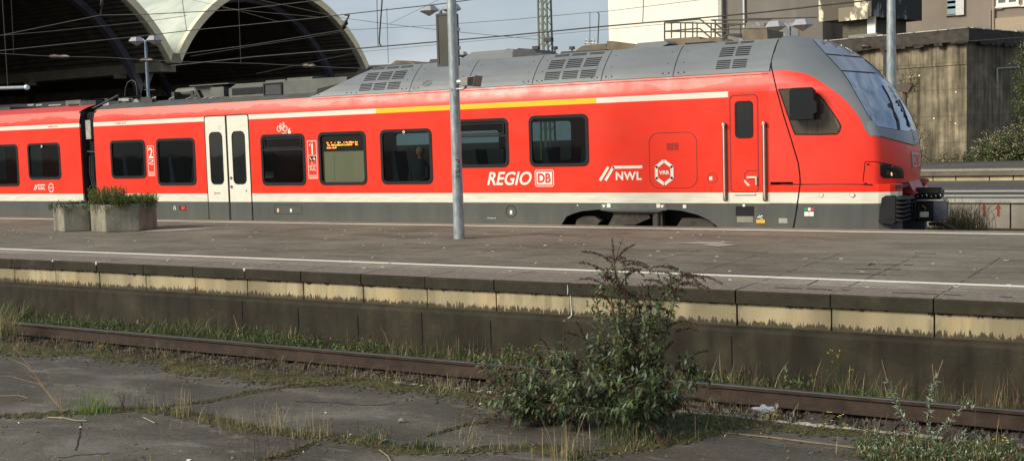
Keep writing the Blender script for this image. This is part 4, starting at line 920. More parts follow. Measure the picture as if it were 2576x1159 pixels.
m=MB(); decal(m,[tz(8,1022,207),tz(8,1125,214),tz(8,1465,303),tz(8,1535,236),tz(8,1500,150),tz(8,1470,100),tz(8,1450,130),tz(8,1390,168),tz(8,1085,118),tz(8,1050,60),tz(8,1000,60),tz(8,985,120)],.009,6,0,True); m.build('windscreen_apron',plain('apron_grey',(.19,.22,.25),.36,var=.08),train)
m=MB(); noseline(m,[tz(8,1087,118),tz(8,1125,214),tz(8,1465,306),tz(8,1533,240)],.009); noseline(m,[(1930,97),(1934,140),(1943,180),(1954,228),(1971,289.6),(1990,350),(2008,410),(2012,440),(2013,464)],.012)
noseline(m,[tz(8,945,700),tz(8,970,470),tz(8,1070,467),tz(8,1230,500),tz(8,1340,535)],.007); noseline(m,[tz(8,600,712),tz(8,800,716),tz(8,1000,718),tz(8,1285,712)],.007,lift=.004)
for p in (tz(8,1000,495),tz(8,975,688)): 
    c_,_n=onnose(*p,.0); m.obox(c_,(.022,0,0),(0,.008,0),(0,0,.012))
m.build('panel_seam',plain('dark_seam',(.012,.005,.005),.7,spec=.1),train)
m=MB(); decal(m,[tz(8,1118,478),tz(8,1345,530),tz(8,1352,560),tz(8,1358,636),tz(8,1150,634),tz(8,1128,615),tz(8,1120,590)],.006,5); hl=m.build('headlight',glass('headlamp_glass',(.3,.3,.3),.05,.08,(.022,.024,.024)),train); mcopy(hl,train)
m=MB(); decal(m,[tz(8,1224,578),tz(8,1238,574),tz(8,1241,608),tz(8,1228,610)],.009,4); m.build('lamp_bulb',M_lamp,hl)
m=MB(); decal(m,[tz(8,1250,580),tz(8,1275,585),tz(8,1278,608),tz(8,1250,606)],.009,4); decal(m,[tz(8,1170,560),tz(8,1210,555),tz(8,1215,605),tz(8,1180,600)],.009,4); m.build('reflector',plain('amber_reflector',(.07,.045,.03),.4,.2),hl)
def nosefn(t,lift=.005): return lambda u,v: tuple(onnose(*tz(t,u,v),lift)[0])
m=MB(); f1=nosefn(8,.006); f2=nosefn(8,.009); f3=nosefn(8,.014)
def nquad(mb,P,fn,mi,n=6):
    a,b,c_,d=[Vector(p) for p in P]; rows=[]
    for i in range(n+1): rows.append([fn(*(a.lerp(b,j/n).lerp(d.lerp(c_,j/n),i/n))) for j in range(n+1)])
    mb.grid(rows,mi)
def nlogo(mb):
    o=[(1428,362),(1508,358),(1522,545),(1438,540)]; i_=[(1433,368),(1504,364),(1517,538),(1443,534)]
    for k in range(4): nquad(mb,[o[k],o[(k+1)%4],i_[(k+1)%4],i_[k]],f1,2)
    nquad(mb,[(1436,378),(1503,376),(1516,512),(1448,520)],f2,0)
    text_into(mb,'DB',1450,1503,505,392,lambda u,v:f3(u+(v-380)*.03,v),1,.03)
    text_into(mb,'1428 514',1440,1512,632,592,f1,2,.0)
nlogo(m); m.build('front_logo',[plain('front_logo_white',(.55,.50,.45),.5),M_decalred,plain('faded_red_outline',(.62,.16,.13),.5)],train)
# side camera box on the cab window
m=MB(); c0=atY(*tz(4,352,1040),20.62); m.prism([(c0.x-.24,c0.z-.27),(c0.x-.24,c0.z+.24),(c0.x-.20,c0.z+.28),(c0.x+.14,c0.z+.28),(c0.x+.20,c0.z+.22),(c0.x+.21,c0.z+.04),(c0.x+.26,c0.z+.01),(c0.x+.26,c0.z-.17),(c0.x+.20,c0.z-.20),(c0.x+.20,c0.z-.29),(c0.x-.20,c0.z-.30)],'Y',20.55,20.70)
m.tube([(c0.x-.1,20.68,c0.z+.1),(c0.x-.1,20.84,c0.z+.1)],.025); m.tube([(c0.x-.1,20.68,c0.z-.15),(c0.x-.1,20.84,c0.z-.15)],.025); m.build('mirror',plain('mirror_housing',(.006,.009,.011),.6,var=.2,spec=.2),train,bevel=.015)
# cab interior: desk, seat and back wall
m=MB(); m.prism([(-6.6,1.7),(-5.5,1.7),(-5.3,2.35),(-5.6,2.5),(-6.0,2.45),(-6.4,2.2)],'Y',21.2,23.28,0); m.prism([(-7.0,1.7),(-6.5,1.9),(-6.5,2.15),(-6.85,2.2),(-6.9,2.95),(-7.0,2.95)],'Y',22.0,22.5,1); m.box(-7.04,-7.0,20.95,21.5,1.6,3.7,0); m.box(-6.36,-6.32,20.95,21.02,2.4,3.45,1); m.box(-7.05,-5.3,20.9,23.55,1.64,1.70,1); m.build('drivers_desk',[M_inside,M_dark],train)
# lower front: band and skirt curving in to the coupler bay, pads, coupler
def lowfront(z0,z1,mb,out=0):
    P=[(-6.62,TS+.0-out),(-5.9,TS-out),(-5.4,TS+.015-out),(-5.1,TS+.05-out),(-4.92,TS+.12),(-4.82,TS+.24),(-4.78,TS+.42),(-4.80,TS+.50),(-5.5,TS+.52),(-5.5,CY),(-7.3,CY),(-7.3,TS+.05),(-6.62,TS+.05)]
    for s_ in (0,1): mb.prism([(x,y if s_==0 else mir(y)) for x,y in P],'Z',z0,z1)
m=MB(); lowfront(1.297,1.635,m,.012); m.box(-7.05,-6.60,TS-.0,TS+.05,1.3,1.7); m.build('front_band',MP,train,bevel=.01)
m=MB(); lowfront(.55,1.294,m,.008); m.build('front_skirt',M_skirt,train,bevel=.01)
m=MB()
for s_ in (0,1):
    f=(lambda y:y) if s_==0 else mir
    m.tube([(-6.485,f(TS-.012),1.637),(-6.52,f(TS-.012),1.4),(-6.57,f(TS-.012),1.1),(-6.617,f(TS-.012),.863),(-6.66,f(TS-.012),.6)],.012,6); m.tube([(-6.85,f(TS-.002),1.66),(-6.485,f(TS-.012),1.645),(-5.2,f(TS+.01),1.638)],.010,6)
m.build('panel_gap',M_black,train)
m=MB()
for x in (-6.10,-5.55): m.ring(circ(x,1.46,.045,16),circ(x,1.46,.038,16),'Y',TS-.02,TS-.012,1); m.prism(circ(x,1.46,.038,16),'Y',TS-.018,TS-.01,0)
m.build('lifting_cap',[M_white,plain('cap_rim',(.35,.33,.28),.5)],train)
m=MB(); 
for (a,b,mi) in ((-6.411,-6.38,2),(-6.38,-6.345,2),(-6.34,-6.29,0),(-6.285,-6.229,1)): m.box(a,b-.003,TS-.014,TS-.01,1.172,1.225,mi)
m.box(-6.408,-6.325,TS-.014,TS-.01,1.073,1.152,0); m.box(-6.318,-6.239,TS-.014,TS-.01,1.073,1.152,0); m.build('test_date_sticker',[M_decal,M_decalred,M_green],train)
for s_ in (0,1):
    f=(lambda y:y) if s_==0 else mir
    m=MB(); y0,y1=f(TS+.0),f(TS+.66); 
    m.prism([(-5.10,.98),(-5.04,1.40),(-4.98,1.44),(-4.86,1.44),(-4.80,1.40),(-4.80,.97),(-4.86,.93),(-5.06,.94)],'Y',y0,y1,0)
    for k in range(6): z=.99+k*.075; m.prism([(-4.80,z),(-4.80,z+.062),(-4.70,z+.036),(-4.665,z+.006),(-4.72,z)],'Y',y0,y1,0)
    m.build('buffer_pad',M_black,train,bevel=.012)
m=MB(); m.box(-5.5,-4.86,TS+.55,mir(TS+.55),1.50,1.60,1); m.box(-5.5,-5.45,TS+.5,mir(TS+.5),.6,1.62,0); m.prism([(-5.4,1.62),(-4.80,1.62),(-4.78,1.56),(-5.0,1.50),(-5.4,1.50)],'Y',TS+.2,mir(TS+.2),0); m.prism([(-4.95,1.55),(-4.80,1.64),(-4.70,1.44),(-4.66,1.42),(-4.9,1.42)],'Y',CY-.45,CY+.45,2); m.box(-5.5,-4.9,TS+.75,mir(TS+.75),1.1,1.42,3); m.build('coupler_bay',[M_black,M_dark,plain('shaded_red_lip',(.35,.015,.012),.4),M_skirt],train)
cp=MB(); cp.tube([(-5.45,CY,1.12),(-4.75,CY,1.12)],.11,14,0); cp.box(-4.75,-4.35,CY-.17,CY+.17,.90,1.33,0)
cp.tube([(-4.75,CY-.1,1.42),(-4.30,CY-.1,1.42)],.10,16,0); cp.tube([(-4.36,CY-.1,1.42),(-4.26,CY-.1,1.41)],[.10,.07],16,1)
cp.box(-4.78,-4.24,CY-.21,CY+.2,1.275,1.30,2); cp.tube([(-4.35,CY,1.10),(-4.22,CY,1.10)],[.17,.15],16,1); cp.prism([(-4.42,.88),(-4.20,.95),(-4.17,1.27),(-4.30,1.30),(-4.42,1.30)],'Y',CY-.20,CY-.12,1)
cp.box(-4.66,-4.50,CY-.215,CY-.20,.98,1.08,3)
R=random.Random(8)
for k in range(5): cp.tube([(-5.0,CY-.25+.05*k,1.45-.05*k),(-4.95+.06*k,CY-.3,1.15+.04*k),(-4.85+.03*k,CY-.3,.98),(-4.65,CY-.25,.96+.06*k)],.022,8,0)
cp.tube([(-5.1,CY-.4,1.3),(-4.95,CY-.4,.98),(-5.1,CY-.35,.78),(-5.3,CY-.3,.82)],.03,8,0); cp.tube([(-4.75,CY-.15,1.48),(-4.95,CY-.2,1.35),(-5.1,CY-.2,1.1)],.04,8,0)
cp.tube([(-4.5,CY-.2,.86),(-4.25,CY-.2,.86),(-4.08,CY-.25,.80),(-3.93,CY-.25,.70)],.028,8,0); cp.tube([(-4.62,CY-.21,1.2),(-4.55,CY-.24,1.15),(-4.57,CY-.22,1.09)],.012,6,4)
for k in range(6): cp.tube([(-4.7+.08*k,CY-.22,1.36+.02*(k%3)),(-4.68+.08*k,CY-.24,1.36)],.012,6,2)
cp.build('coupler',[M_black,plain('coupler_blue_grey',(.055,.065,.08),.45,.3,var=.3),M_silver,plain('cream_plate',(.55,.52,.40),.6),plain('copper_cable',(.35,.12,.05),.5)],train,bevel=.008)

# ================================================================== STATION HALL
hall=thing('station_hall','old arched train shed with pale barrel roofs, cream rims and a dark ribbed inside','station hall',(-70,60,-.2))
HX=-68.0; HL=120; RO=13.80; RI=13.22; HZ=2.6
def arcp(cy,r,z0,n=40,full=True):
    a0=math.asin((z0-HZ)/r); return [(cy+r*cos(lerp(a0,pi-a0,k/n)),HZ+r*sin(lerp(a0,pi-a0,k/n))) for k in range(n+1)]
for cy in (27.8,51.7,75.6):
    zo=9.75 if cy>30 else 9.4
    o=arcp(cy,RO,9.6); i=arcp(cy,RI,9.2)
    m=MB(); n=len(o)
    for k in range(n-1):
        for (p,q,fl) in ((o[k],o[k+1],0),): m.add([(HX-.0,*p),(HX-.0,*q),(HX-HL,*q),(HX-HL,*p)],[(0,1,2,3)],0,True)
    m.build('vault_roof',M_skin,hall,normals=False)
    m=MB()
    L_=[]
    NR=64                                                # corrugated lining: ribs running along the vault
    a0=math.asin((9.2-HZ)/RI)
    for k in range(NR*2+1):
        a=lerp(a0,pi-a0,k/(NR*2)); r=RI-.02-(.16 if k%2 else 0); L_.append((cy+r*cos(a),HZ+r*sin(a)))
    m.grid([[(x,*p) for x in (HX-.5,HX-HL)] for p in L_],sm=False); m.build('vault_lining',M_corr,hall,normals=False)
    m=MB(); m.grid([[(x,*p) for x in (HX+.02,HX-1.4)] for p in i]); 
    vs=[(HX+.02,*p) for p in o]+[(HX+.02,*p) for p in i]; m.add(vs,[(k,k+1,n+k+1,n+k) for k in range(n-1)]); m.grid([[(HX+.02,*p),(HX-.4,p[0],p[1]+.01)] for p in o])
    m.build('vault_rim',M_cream,hall)
    for q in range(5):
        x=HX-4-q*22
        ri=arcp(cy,12.45,-.2,44); ro=arcp(cy,13.0,-.2,44); m=MB(); nn=len(ri)
        m.ring([p for p in ro]+[p for p in ri[::-1]][:0],ri,'X',x-.25,x+.25) if False else None
        for k in range(nn-1):
            m.add([(x+.3,*ro[k]),(x+.3,*ro[k+1]),(x+.3,*ri[k+1]),(x+.3,*ri[k]),(x-.3,*ro[k]),(x-.3,*ro[k+1]),(x-.3,*ri[k+1]),(x-.3,*ri[k])],[(0,1,2,3),(7,6,5,4),(0,4,5,1),(3,2,6,7)])
        m.build('arch_rib',M_rib,hall,normals=False)
for y in (39.75,63.65,87.5):
    m=MB(); m.box(HX-HL,HX-.9,y-.75,y+.75,8.55,9.3); m.box(HX-HL,HX-.8,y-.35,y+.35,9.3,9.75); m.prism([(y-.55,9.15),(y+.55,9.15),(y+.35,9.9),(y-.35,9.9)],'X',HX-1.0,HX+.03) 
    for k in range(9): m.box(HX-6-k*11,HX-5.3-k*11,y-.9,y-.2,8.25,8.6)
    m.build('valley_beam',M_gutter,hall)
m=MB(); m.box(HX-HL-.5,HX-HL,14,90,-.2,16.2); m.box(HX-HL,HX-8,90,90.5,-.2,10); m.box(HX-HL,HX-1,88.2,88.6,-.2,8.4); m.build('inner_wall',plain('dark_inner_wall',(.018,.016,.014),.9,var=.4,scale=.4),hall)
# arch legs that stand in front, bottom bay details
m=MB()
for (px,py,X_) in ((0,0,0),): pass
lt=thing('ceiling_lamp','long white tube lamp hanging inside the left opening of the train shed','lamp',(-52,30,6),)
a,b=atY(-60,224,34),atY(66,220,34); m=MB(); m.tube([a,b],.075,12); m.build('lamp_tube',plain('pale_tube_casing',(.30,.33,.36),.4),lt)
m=MB(); m.tube([b,b+Vector((.12,0,0))],[.12,.10],14); m.build('end_cap',plain('bright_end_cap',(.7,.8,.85),.3),lt)
a2=atY(20,222,34); m=MB(); m.tube([a2,a2+Vector((0,0,4.5))],.02,6); m.build('suspension_rod',M_dark,lt)
# low clutter seen under the hall (roofs of stabled stock): pale window strips of a distant train
m=MB(); dt=thing('distant_train','dark carriage roof with small pale openings standing deep inside the train shed','train',(-80,46,-.2))
a,b=atY(-40,275,40),atY(175,262,40)
m.box(a.x-6,b.x,40,42.8,.3,b.z+.15); m.build('carriage_body',plain('dark_carriage',(.02,.02,.022),.6,var=.3),dt)
m=MB()
for x0_,x1_ in ((70,85),(91,106),(123,154)):
    p,q=atY(x0_,267,39.98),atY(x1_,262,39.98); m.box(p.x,q.x,39.97,39.99,p.z,q.z)
m.build('carriage_window',plain('pale_carriage_glass',(.35,.37,.38),.3),dt)

# ================================================================== FAR PLATFORMS
p2=MB(); p2.box(-90,60,34.35,47,-.3,.55); tag(p2.build('middle_platform_surface',M_far),kind='structure')
w2=thing('platform_wall','pale low platform wall with two red arrows behind the train coupler','platform wall',(-5,34.25,-.2))
m=MB(); X=4.0
while X>-30: m.box(X-1.75,X-.02,34.25,34.34,-.2,.50); X-=1.77
m.build('face_panel',M_pale,w2)
m=MB(); m.box(-60,30,34.18,34.9,.50,.575); m.build('coping_stone',plain('pale_coping',(.42,.40,.33),.8,var=.2,scale=3),w2)
for px in (2475,2511):
    c_=atY(px,528,34.24); m=MB(); s_=.42; m.prism([(c_.x-.03,c_.z-.17),(c_.x+.03,c_.z-.17),(c_.x+.03,c_.z+.04),(c_.x+.075,c_.z+.03),(c_.x,c_.z+.17),(c_.x-.075,c_.z+.03),(c_.x-.03,c_.z+.04)],'Y',34.24,34.25); m.build('red_arrow',M_red_arrow,w2)
m=MB(); m.box(-60,30,36.3,37.2,.55,.556,0); m.box(-60,30,37.2,37.9,.55,.60,1); m.box(-60,30,37.9,38.3,.55,.558,0); m.box(-60,30,38.9,39.8,.55,.557,0)
tag(m.build('middle_platform_kerbs',[plain('pale_kerb',(.40,.375,.31),.8,var=.15),M_dark]),kind='structure')
m=MB(); a,b=atZ(2552,483,.562),atZ(2600,486,.562); m.box(a.x,b.x,a.y,a.y+.9,.55,.564); tag(m.build('pale_slab',plain('pale_paver',(.36,.34,.28),.8,var=.1)),'single pale paving slab on the asphalt beyond the train','paving slab')
m=MB(); m.box(-90,60,50.7,62,-.3,.86); tag(m.build('far_platform_surface',M_far),kind='structure')
w3=thing('platform_wall','distant platform wall with brown coping over yellow blocks in front of the bunker','platform wall',(-7,50.6,-.2))
m=MB(); m.box(-60,30,50.55,51.2,.60,.875); m.build('coping_stone',plain('brown_grey_coping',(.17,.145,.11),.85,var=.25,scale=2),w3)
m=MB(); m.box(-60,30,50.53,50.56,.79,.872); m.build('coping_lip',plain('light_lip',(.34,.31,.26),.8,var=.2),w3)
R=random.Random(14)
m=MB(); X=6.0
while X>-40:
    wd=R.choice((.9,1.05,1.3)); m.box(X-wd,X-.05,50.68,50.80,.36,.598,R.choice((0,0,0,1))); X-=wd
m.build('face_stone',[plain('far_yellow_face',(.50,.40,.22),.8,var=.3,scale=1.5),plain('far_soiled_face',(.22,.17,.10),.8,var=.3)],w3)
m=MB(); m.box(-60,30,50.82,51.1,-.3,.6); m.box(-60,30,50.50,50.7,-.3,.36); m.build('core',M_lower,w3)
t2=thing('railway_track','rusty rails in the dark ballast beyond the train','railway track',(-5,31,-.2))
for y in (30.2,31.7):
    m=MB(); m.prism([(y-.07,-.17),(y+.07,-.17),(y+.035,-.03),(y+.035,0),(y-.035,0),(y-.035,-.03)],'X',-60,30); m.build('rail',M_rust,t2); m=MB(); m.box(-60,30,y-.03,y+.03,.0,.004); m.build('rail_head',M_railtop,t2)

# ================================================================== BUILDINGS ON THE RIGHT
D1=Vector((-sin(radians(74.8)),cos(radians(74.8)),0)); D2=Vector((sin(radians(17.5)),cos(radians(17.5)),0))
K=atY(2432,84,75.0); K=Vector((K.x,K.y,0)); NB=-(D2)                       # near corner of the bunker
bk=thing('concrete_bunker','stained windowless concrete bunker with a tarry overhanging roof edge','bunker',(K.x,K.y,-.2))
def horizonline(Z0,p,q):  pass
ztop=atY(2432,84,K.y).z
def BP(u,v,z): return K+D1*u+D2*v+Vector((0,0,z))
m=MB()
def bbox(mb,u0,u1,v0,v1,z0,z1,mi=0,z1b=None):
    vs=[BP(u,v,z) for z in (z0,z1) for v in (v0,v1) for u in (u0,u1)]; mb.add(vs,[(0,2,3,1),(4,5,7,6),(0,1,5,4),(1,3,7,5),(3,2,6,7),(2,0,4,6)],mi)
ZT=ztop-.5
bbox(m,0,24,0,18,-.2,ZT); bbox(m,-.02,24,-.06,0,ZT-1.35,ZT)                 # upper band stands proud
m.build('wall',M_bunk,bk)
m=MB(); R=random.Random(18); bbox(m,-.35,24.5,-.45,18.5,ZT,ZT+.78)
for u_ in range(120):
    if R.random()<.6: bbox(m,u_*.2-.3,u_*.2+R.uniform(-.05,.25),-.47,-.4,ZT-R.uniform(.02,.22),ZT+.03)
for v_ in range(80):
    if R.random()<.6: bbox(m,-.37,-.3,v_*.22-.3,v_*.22+R.uniform(-.05,.25),ZT-R.uniform(.02,.2),ZT+.03)
m.build('roof_slab',M_slab,bk)
m=MB(); R=random.Random(19)
u=-.3
while u<24:
    l=R.uniform(.5,1.6); m.mark(); bbox(m,u,u+l*.9,-.5,-.3,ZT+.76,ZT+.78+R.uniform(.02,.07),R.choice((0,0,1))); u+=l
m.mark(); bbox(m,11.2,13.6,-.56,-.4,ZT+.35,ZT+.98,1); m.mark(); bbox(m,5.6,7.6,-.5,0,ZT+.75,ZT+.98,1)
v=0
while v<18: l=R.uniform(.8,2); m.mark(); bbox(m,-.40,-.2,v,v+l*.9,ZT+.76,ZT+.80+R.uniform(.0,.05),0); v+=l
build_each(m,'roof_flashing',[plain('pale_flashing',(.45,.43,.38),.6,var=.3),plain('grey_flashing',(.20,.20,.175),.6,var=.2),M_slab],bk)
m=MB(); R=random.Random(20)
for k in range(26):
    u_,z_=R.uniform(.6,15),R.uniform(2,ZT-1.6); m.mark(); bbox(m,u_,u_+R.uniform(.05,.11),-.03,.01,z_,z_+R.uniform(.05,.10),int(R.random()<.75))
build_each(m,'anchor_mark',[M_litter,M_dark],bk)
m=MB(); 
p=BP(-.1,3.6,ZT-1.55); m.tube([p,p+D2*.02+Vector((0,0,-.8))],.05); m.tube([p,p+D2*3.0+Vector((0,0,.15))],.05); m.build('wall_bracket',M_silver,bk)
# peeling roof box on the bunker
tw=thing('roof_tower','peeling square concrete box perched on the bunker roof','roof structure',(K.x-6,K.y+2,ZT+.8))
def uat(px,py,v):                                      # where the photo ray meets the plane v=const of the bunker axes
    r=ray(px,py); n=Vector((-D1.y,D1.x,0)); p0=BP(0,v,0); t=n.dot(p0-CP)/n.dot(r); p=CP+r*t; return (p-K).dot(D1),p.z
ua,_=uat(2188,40,3.0); ub,zb=uat(2056,50,3.0); zlow=uat(2188,42,3.0)[1]
vr=3.0+6.0
m=MB(); bbox(m,ua,ub,3.0,9.5,zlow,zlow+5); tm=m.build('tower_wall',[M_tower,M_towershade],tw)
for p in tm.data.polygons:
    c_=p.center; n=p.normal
    if n.dot(-D1)>.8: p.material_index=1  # side away from the sun has its shade put into the colour
m=MB(); bbox(m,ua+.8,ub-1.4,3.7,8.8,ZT+.6,zlow); bbox(m,ub-3.9,ub-3.3,3.6,3.7,ZT+.8,zlow,1); m.build('tower_base',[plain('olive_base',(.10,.09,.055),.85,var=.3),M_litter],tw)
m=MB(); a,b=uat(2106,22,3.0),uat(2180,44,3.0); bbox(m,b[0],a[0],2.96,3.0,b[1]-.1,a[1]+.0); 
tm2=m.build('bare_patch',peel('bright_peeling_patch',(.80,.75,.58),(.22,.19,.13)),tw)
# white building and the grey ones
def slabwall(name,label,cat,x0,x1,Y,dep,zt,mat,yl=60):
    a,b=atY(x0,yl,Y),atY(x1,yl,Y); t=thing(name,label,cat,((a.x+b.x)/2,Y,-.2)); m=MB(); m.box(a.x,b.x,Y,Y+dep,-.2,zt); m.build('wall',mat,t); return t,a,b
wb,a,b=slabwall('tall_building','tall windowless bright white rendered block behind the train roof','building',1531,1815,108,14,40,M_whitewall)
m=MB(); m.box(b.x-.35,b.x+.03,107.97,122,10,40.02); m.build('corner_trim',plain('pale_corner',(.5,.48,.42),.8),wb)
gb,a,b=slabwall('tall_building','plain grey rendered building right beside the white block','building',1820,2070,108.5,16,40,M_greywall)
m=MB(); x=atY(2004,20,108.5).x; m.box(x,b.x,108.42,108.5,-.2,40); m.build('wall_bay',plain('grey_bay',(.165,.15,.125),.85,var=.08,scale=.5),gb)
p,q=atY(*tz(3,2325,0),108.3),atY(*tz(3,2340,290),108.3); m=MB(); m.tube([(p.x,108.35,p.z+6),(p.x,108.35,q.z)],.12); m.build('downpipe',plain('pale_pipe',(.6,.6,.56),.5),gb)
m=MB(); p,q=atY(*tz(4,0,310),108.4),atY(*tz(4,300,190),108.4); m.box(p.x-4,q.x,108.36,108.42,p.z-2,q.z); m.build('paint_patch',peel('scuffed_grey',(.30,.30,.28),(.2,.19,.17)),gb)
tb,a,b=slabwall('apartment_building','brown grey rendered building with white framed windows behind the bunker','building',2072,2900,112,16,40,M_tanwall,20)
for (x0_,x1_,y0_,y1_) in ((2505,2563,-40,18),(2573,2630,-45,14)):
    p,q=atY(x0_,y1_,111.95),atY(x1_,y0_,111.95); f=MB(); w0,w1,v0,v1=p.x,q.x,p.z,q.z; xm=(w0+w1)/2
    f.ring([(w0,v0),(w1,v0),(w1,v1),(w0,v1)],[(w0+.22,v0+.3),(w1-.22,v0+.3),(w1-.22,v1-.22),(w0+.22,v1-.22)],'Y',111.9,112.02); f.box(xm-.14,xm+.14,111.9,112,v0+.3,v1-.2); f.box(w0-.2,w1+.2,111.8,112,v0-.12,v0)
    wn=f.build('window',plain('white_window_frame',(.8,.78,.7),.5,var=.05),tb); f=MB(); f.box(w0+.2,w1-.2,111.97,111.99,v0+.25,v1-.2); f.build('pane',plain('window_glass',(.13,.15,.14),.15,var=.2),wn)
m=MB(); p=atY(*tz(4,2262,0),111.9); q=atY(*tz(4,2262,185),111.9); m.tube([(p.x,111.85,p.z+6),(p.x,111.85,q.z-3)],.13); p=atY(*tz(4,2230,100),111.9); m.tube([(p.x,111.85,p.z-3),(p.x,111.85,p.z),(p.x+1,111.85,p.z)],.06); m.build('downpipe',plain('beige_pipe',(.30,.25,.19),.6),tb)
m=MB(); p=atY(*tz(4,1860,0),111.9); q=atY(*tz(4,1860,160),111.9); m.box(p.x-.7,p.x+.9,111.8,111.9,q.z,p.z+6,0)
for k in range(3): z=lerp(q.z,p.z,k/3+.1); m.box(p.x-.5,p.x+.2,111.75,111.8,z,z+.7,1)
m.box(p.x+.2,p.x+.9,111.75,111.8,q.z,p.z+6,2); m.build('stair_window',[M_tanwall,plain('bluish_glass',(.25,.36,.40),.2),plain('white_strip',(.6,.6,.56),.6)],tb)
m=MB(); p=atY(*tz(4,2280,200),111.8); m.box(p.x,p.x+20,111.7,112,p.z-6,p.z+.1); m.build('wall_band',plain('sandy_band',(.40,.32,.22),.8,var=.1),tb)
# steel walkway railing beyond the train roof
rl=thing('walkway_railing','rusty brown steel walkway railing against the white block','railing',(-38,100,11))
RY=98
def rp(px,py,t=3): return atY(*tz(t,px,py),RY)
m=MB()
for pl in ([(1530,228),(1860,197),(1890,197),(2100,370)],[(1530,228),(2340,245)],[(1530,318),(1850,290),(1885,290),(1990,380)],[(1530,318),(2130,325)],[(1530,228),(1530,400)],[(2000,205),(2600,200)],[(2000,205),(2040,215),(2040,385)],[(2040,240),(2180,345)],[(2150,265),(2345,240)],[(2000,295),(2600,290)],[(2170,240),(2170,350)]): m.tube([rp(*p) for p in pl],.07,6)
m.build('rail_tube',plain('railing_brown',(.085,.07,.045),.7,var=.2),rl)
for x in (1600,1692,1738,1813,1857,1998,2295,2540):
    m=MB(); m.tube([rp(x,235 if x>1850 else 225),rp(x,385)],.06,6); m.build('post',plain('railing_brown_post',(.085,.07,.045),.7,var=.2),rl)
m=MB(); p,q=rp(1500,445),rp(2560,395); m.box(p.x-2,q.x+2,RY,RY+4,q.z-3,q.z); m.build('deck',M_roofbrown,rl)

# ================================================================== POLES, LAMPS, MAST, WIRES
b=atZ(1155.5,600,PZ); H=8.6
pl=thing('lamp_post','tall galvanised steel post with scribbled graffiti standing on the platform','post',(b.x,b.y,PZ),)
m=MB(); m.tube([(b.x,b.y,PZ-.02),(b.x,b.y,PZ+3.2),(b.x,b.y,PZ+H)],[.098,.088,.068],20); m.build('pole',M_galv,pl)
m=MB(); m.tube([(b.x,b.y,3.15),(b.x,b.y,3.16)],.091,20); m.tube([(b.x,b.y,PZ),(b.x,b.y,PZ+.03)],.105,20); m.build('pole_band',M_silver,pl)
def onpole(u,v,r=.094):                                 # u around, v up
    a0=math.atan2(-b.y,-b.x); a=a0+u/r; z=v; rr_=lerp(.0985,.088,min(1,(z-PZ)/3.2))+.002; return (b.x+rr_*cos(a),b.y+rr_*sin(a),z)
m=MB()
zt_,zb_=atY(1155,400,b.y).z,atY(1158,452,b.y).z
n_=4
for i_,ch in enumerate('FASE'):
    z1_=lerp(zt_,zb_,i_/4); z0_=lerp(zt_,zb_,(i_+.8)/4); text_into(m,ch,0,1,0,1,lambda u,v:onpole(-.015+v*.07,lerp(z1_,z0_,u)),0,.01)
stroke(m,[(-.03,lerp(zt_,zb_,.55)),(-.02,lerp(zt_,zb_,.75)),(-.035,lerp(zt_,zb_,.9)),(-.02,lerp(zt_,zb_,1.0))],.006,onpole); m.build('graffiti',M_marker,pl)
m=MB(); q=atY(1137,227,b.y); text_into(m,'6',-.055,-.03,q.z-.02,q.z+.025,lambda u,v:onpole(u,v,.088),0,.01); m.build('pole_number',M_marker,pl)
# dark flat panel on the pole, speaker on the pole
sp=thing('sign_panel','dark olive flat sign panel seen nearly edge on high behind the galvanised post','sign',(b.x-.2,b.y+.3,4.5))
c0_,c1_=atY(1105,38,b.y+.25),atY(1151,165,b.y+.25); m=MB(); m.box(c0_.x,c1_.x,b.y+.16,b.y+.34,c1_.z,c0_.z); m.build('panel_body',M_signback,sp,bevel=.015)
m=MB(); m.ring([(c0_.x-.01,c1_.z-.01),(c1_.x+.01,c1_.z-.01),(c1_.x+.01,c0_.z+.01),(c0_.x-.01,c0_.z+.01)],[(c0_.x+.03,c1_.z+.03),(c1_.x-.03,c1_.z+.03),(c1_.x-.03,c0_.z-.03),(c0_.x+.03,c0_.z-.03)],'Y',b.y+.15,b.y+.17); m.build('panel_frame',M_dark,sp)
for z in (c1_.z+.3,c0_.z-.3):
    m=MB(); m.box(b.x-.03,b.x+.03,b.y,b.y+.2,z-.03,z+.03); m.build('clamp',M_silver,sp)
ls=thing('loudspeaker','small grey horn loudspeaker fixed to the right of the galvanised post','loudspeaker',(b.x+.3,b.y,3.9))
p=atY(*tz(2,2160,820),b.y-.05); z=p.z; x0_=atY(*tz(2,2090,820),b.y).x; x1_=atY(*tz(2,2225,820),b.y).x; h0=(atY(*tz(2,2090,785),b.y).z-atY(*tz(2,2090,855),b.y).z)/2; h1=(atY(*tz(2,2200,765),b.y).z-atY(*tz(2,2200,875),b.y).z)/2
m=MB(); m.prism([(x0_,z-h0),(x1_-.02,z-h1),(x1_+.03,z+h1),(x0_,z+h0)],'Y',b.y-.13,b.y+.14); m.build('horn',plain('speaker_grey',(.24,.225,.19),.6,var=.1),ls,bevel=.01)
m=MB(); m.prism([(x1_-.13,z-h1*.75),(x1_-.03,z-h1*.8),(x1_+.01,z+h1*.8),(x1_-.12,z+h1*.72)],'Y',b.y-.136,b.y-.1); m.build('horn_mouth',M_black,ls)
m=MB(); m.bar((b.x,b.y,z-.02),(x0_,b.y,z),.05,.05); m.tube([(b.x+.08,b.y-.05,z-.12),(x0_+.02,b.y-.05,z-.12),(x0_+.1,b.y-.05,z-.05)],.022); m.tube([(x0_-.1,b.y-.04,z),(x0_,b.y-.04,z)],.055,10); m.build('bracket',M_galv,ls)
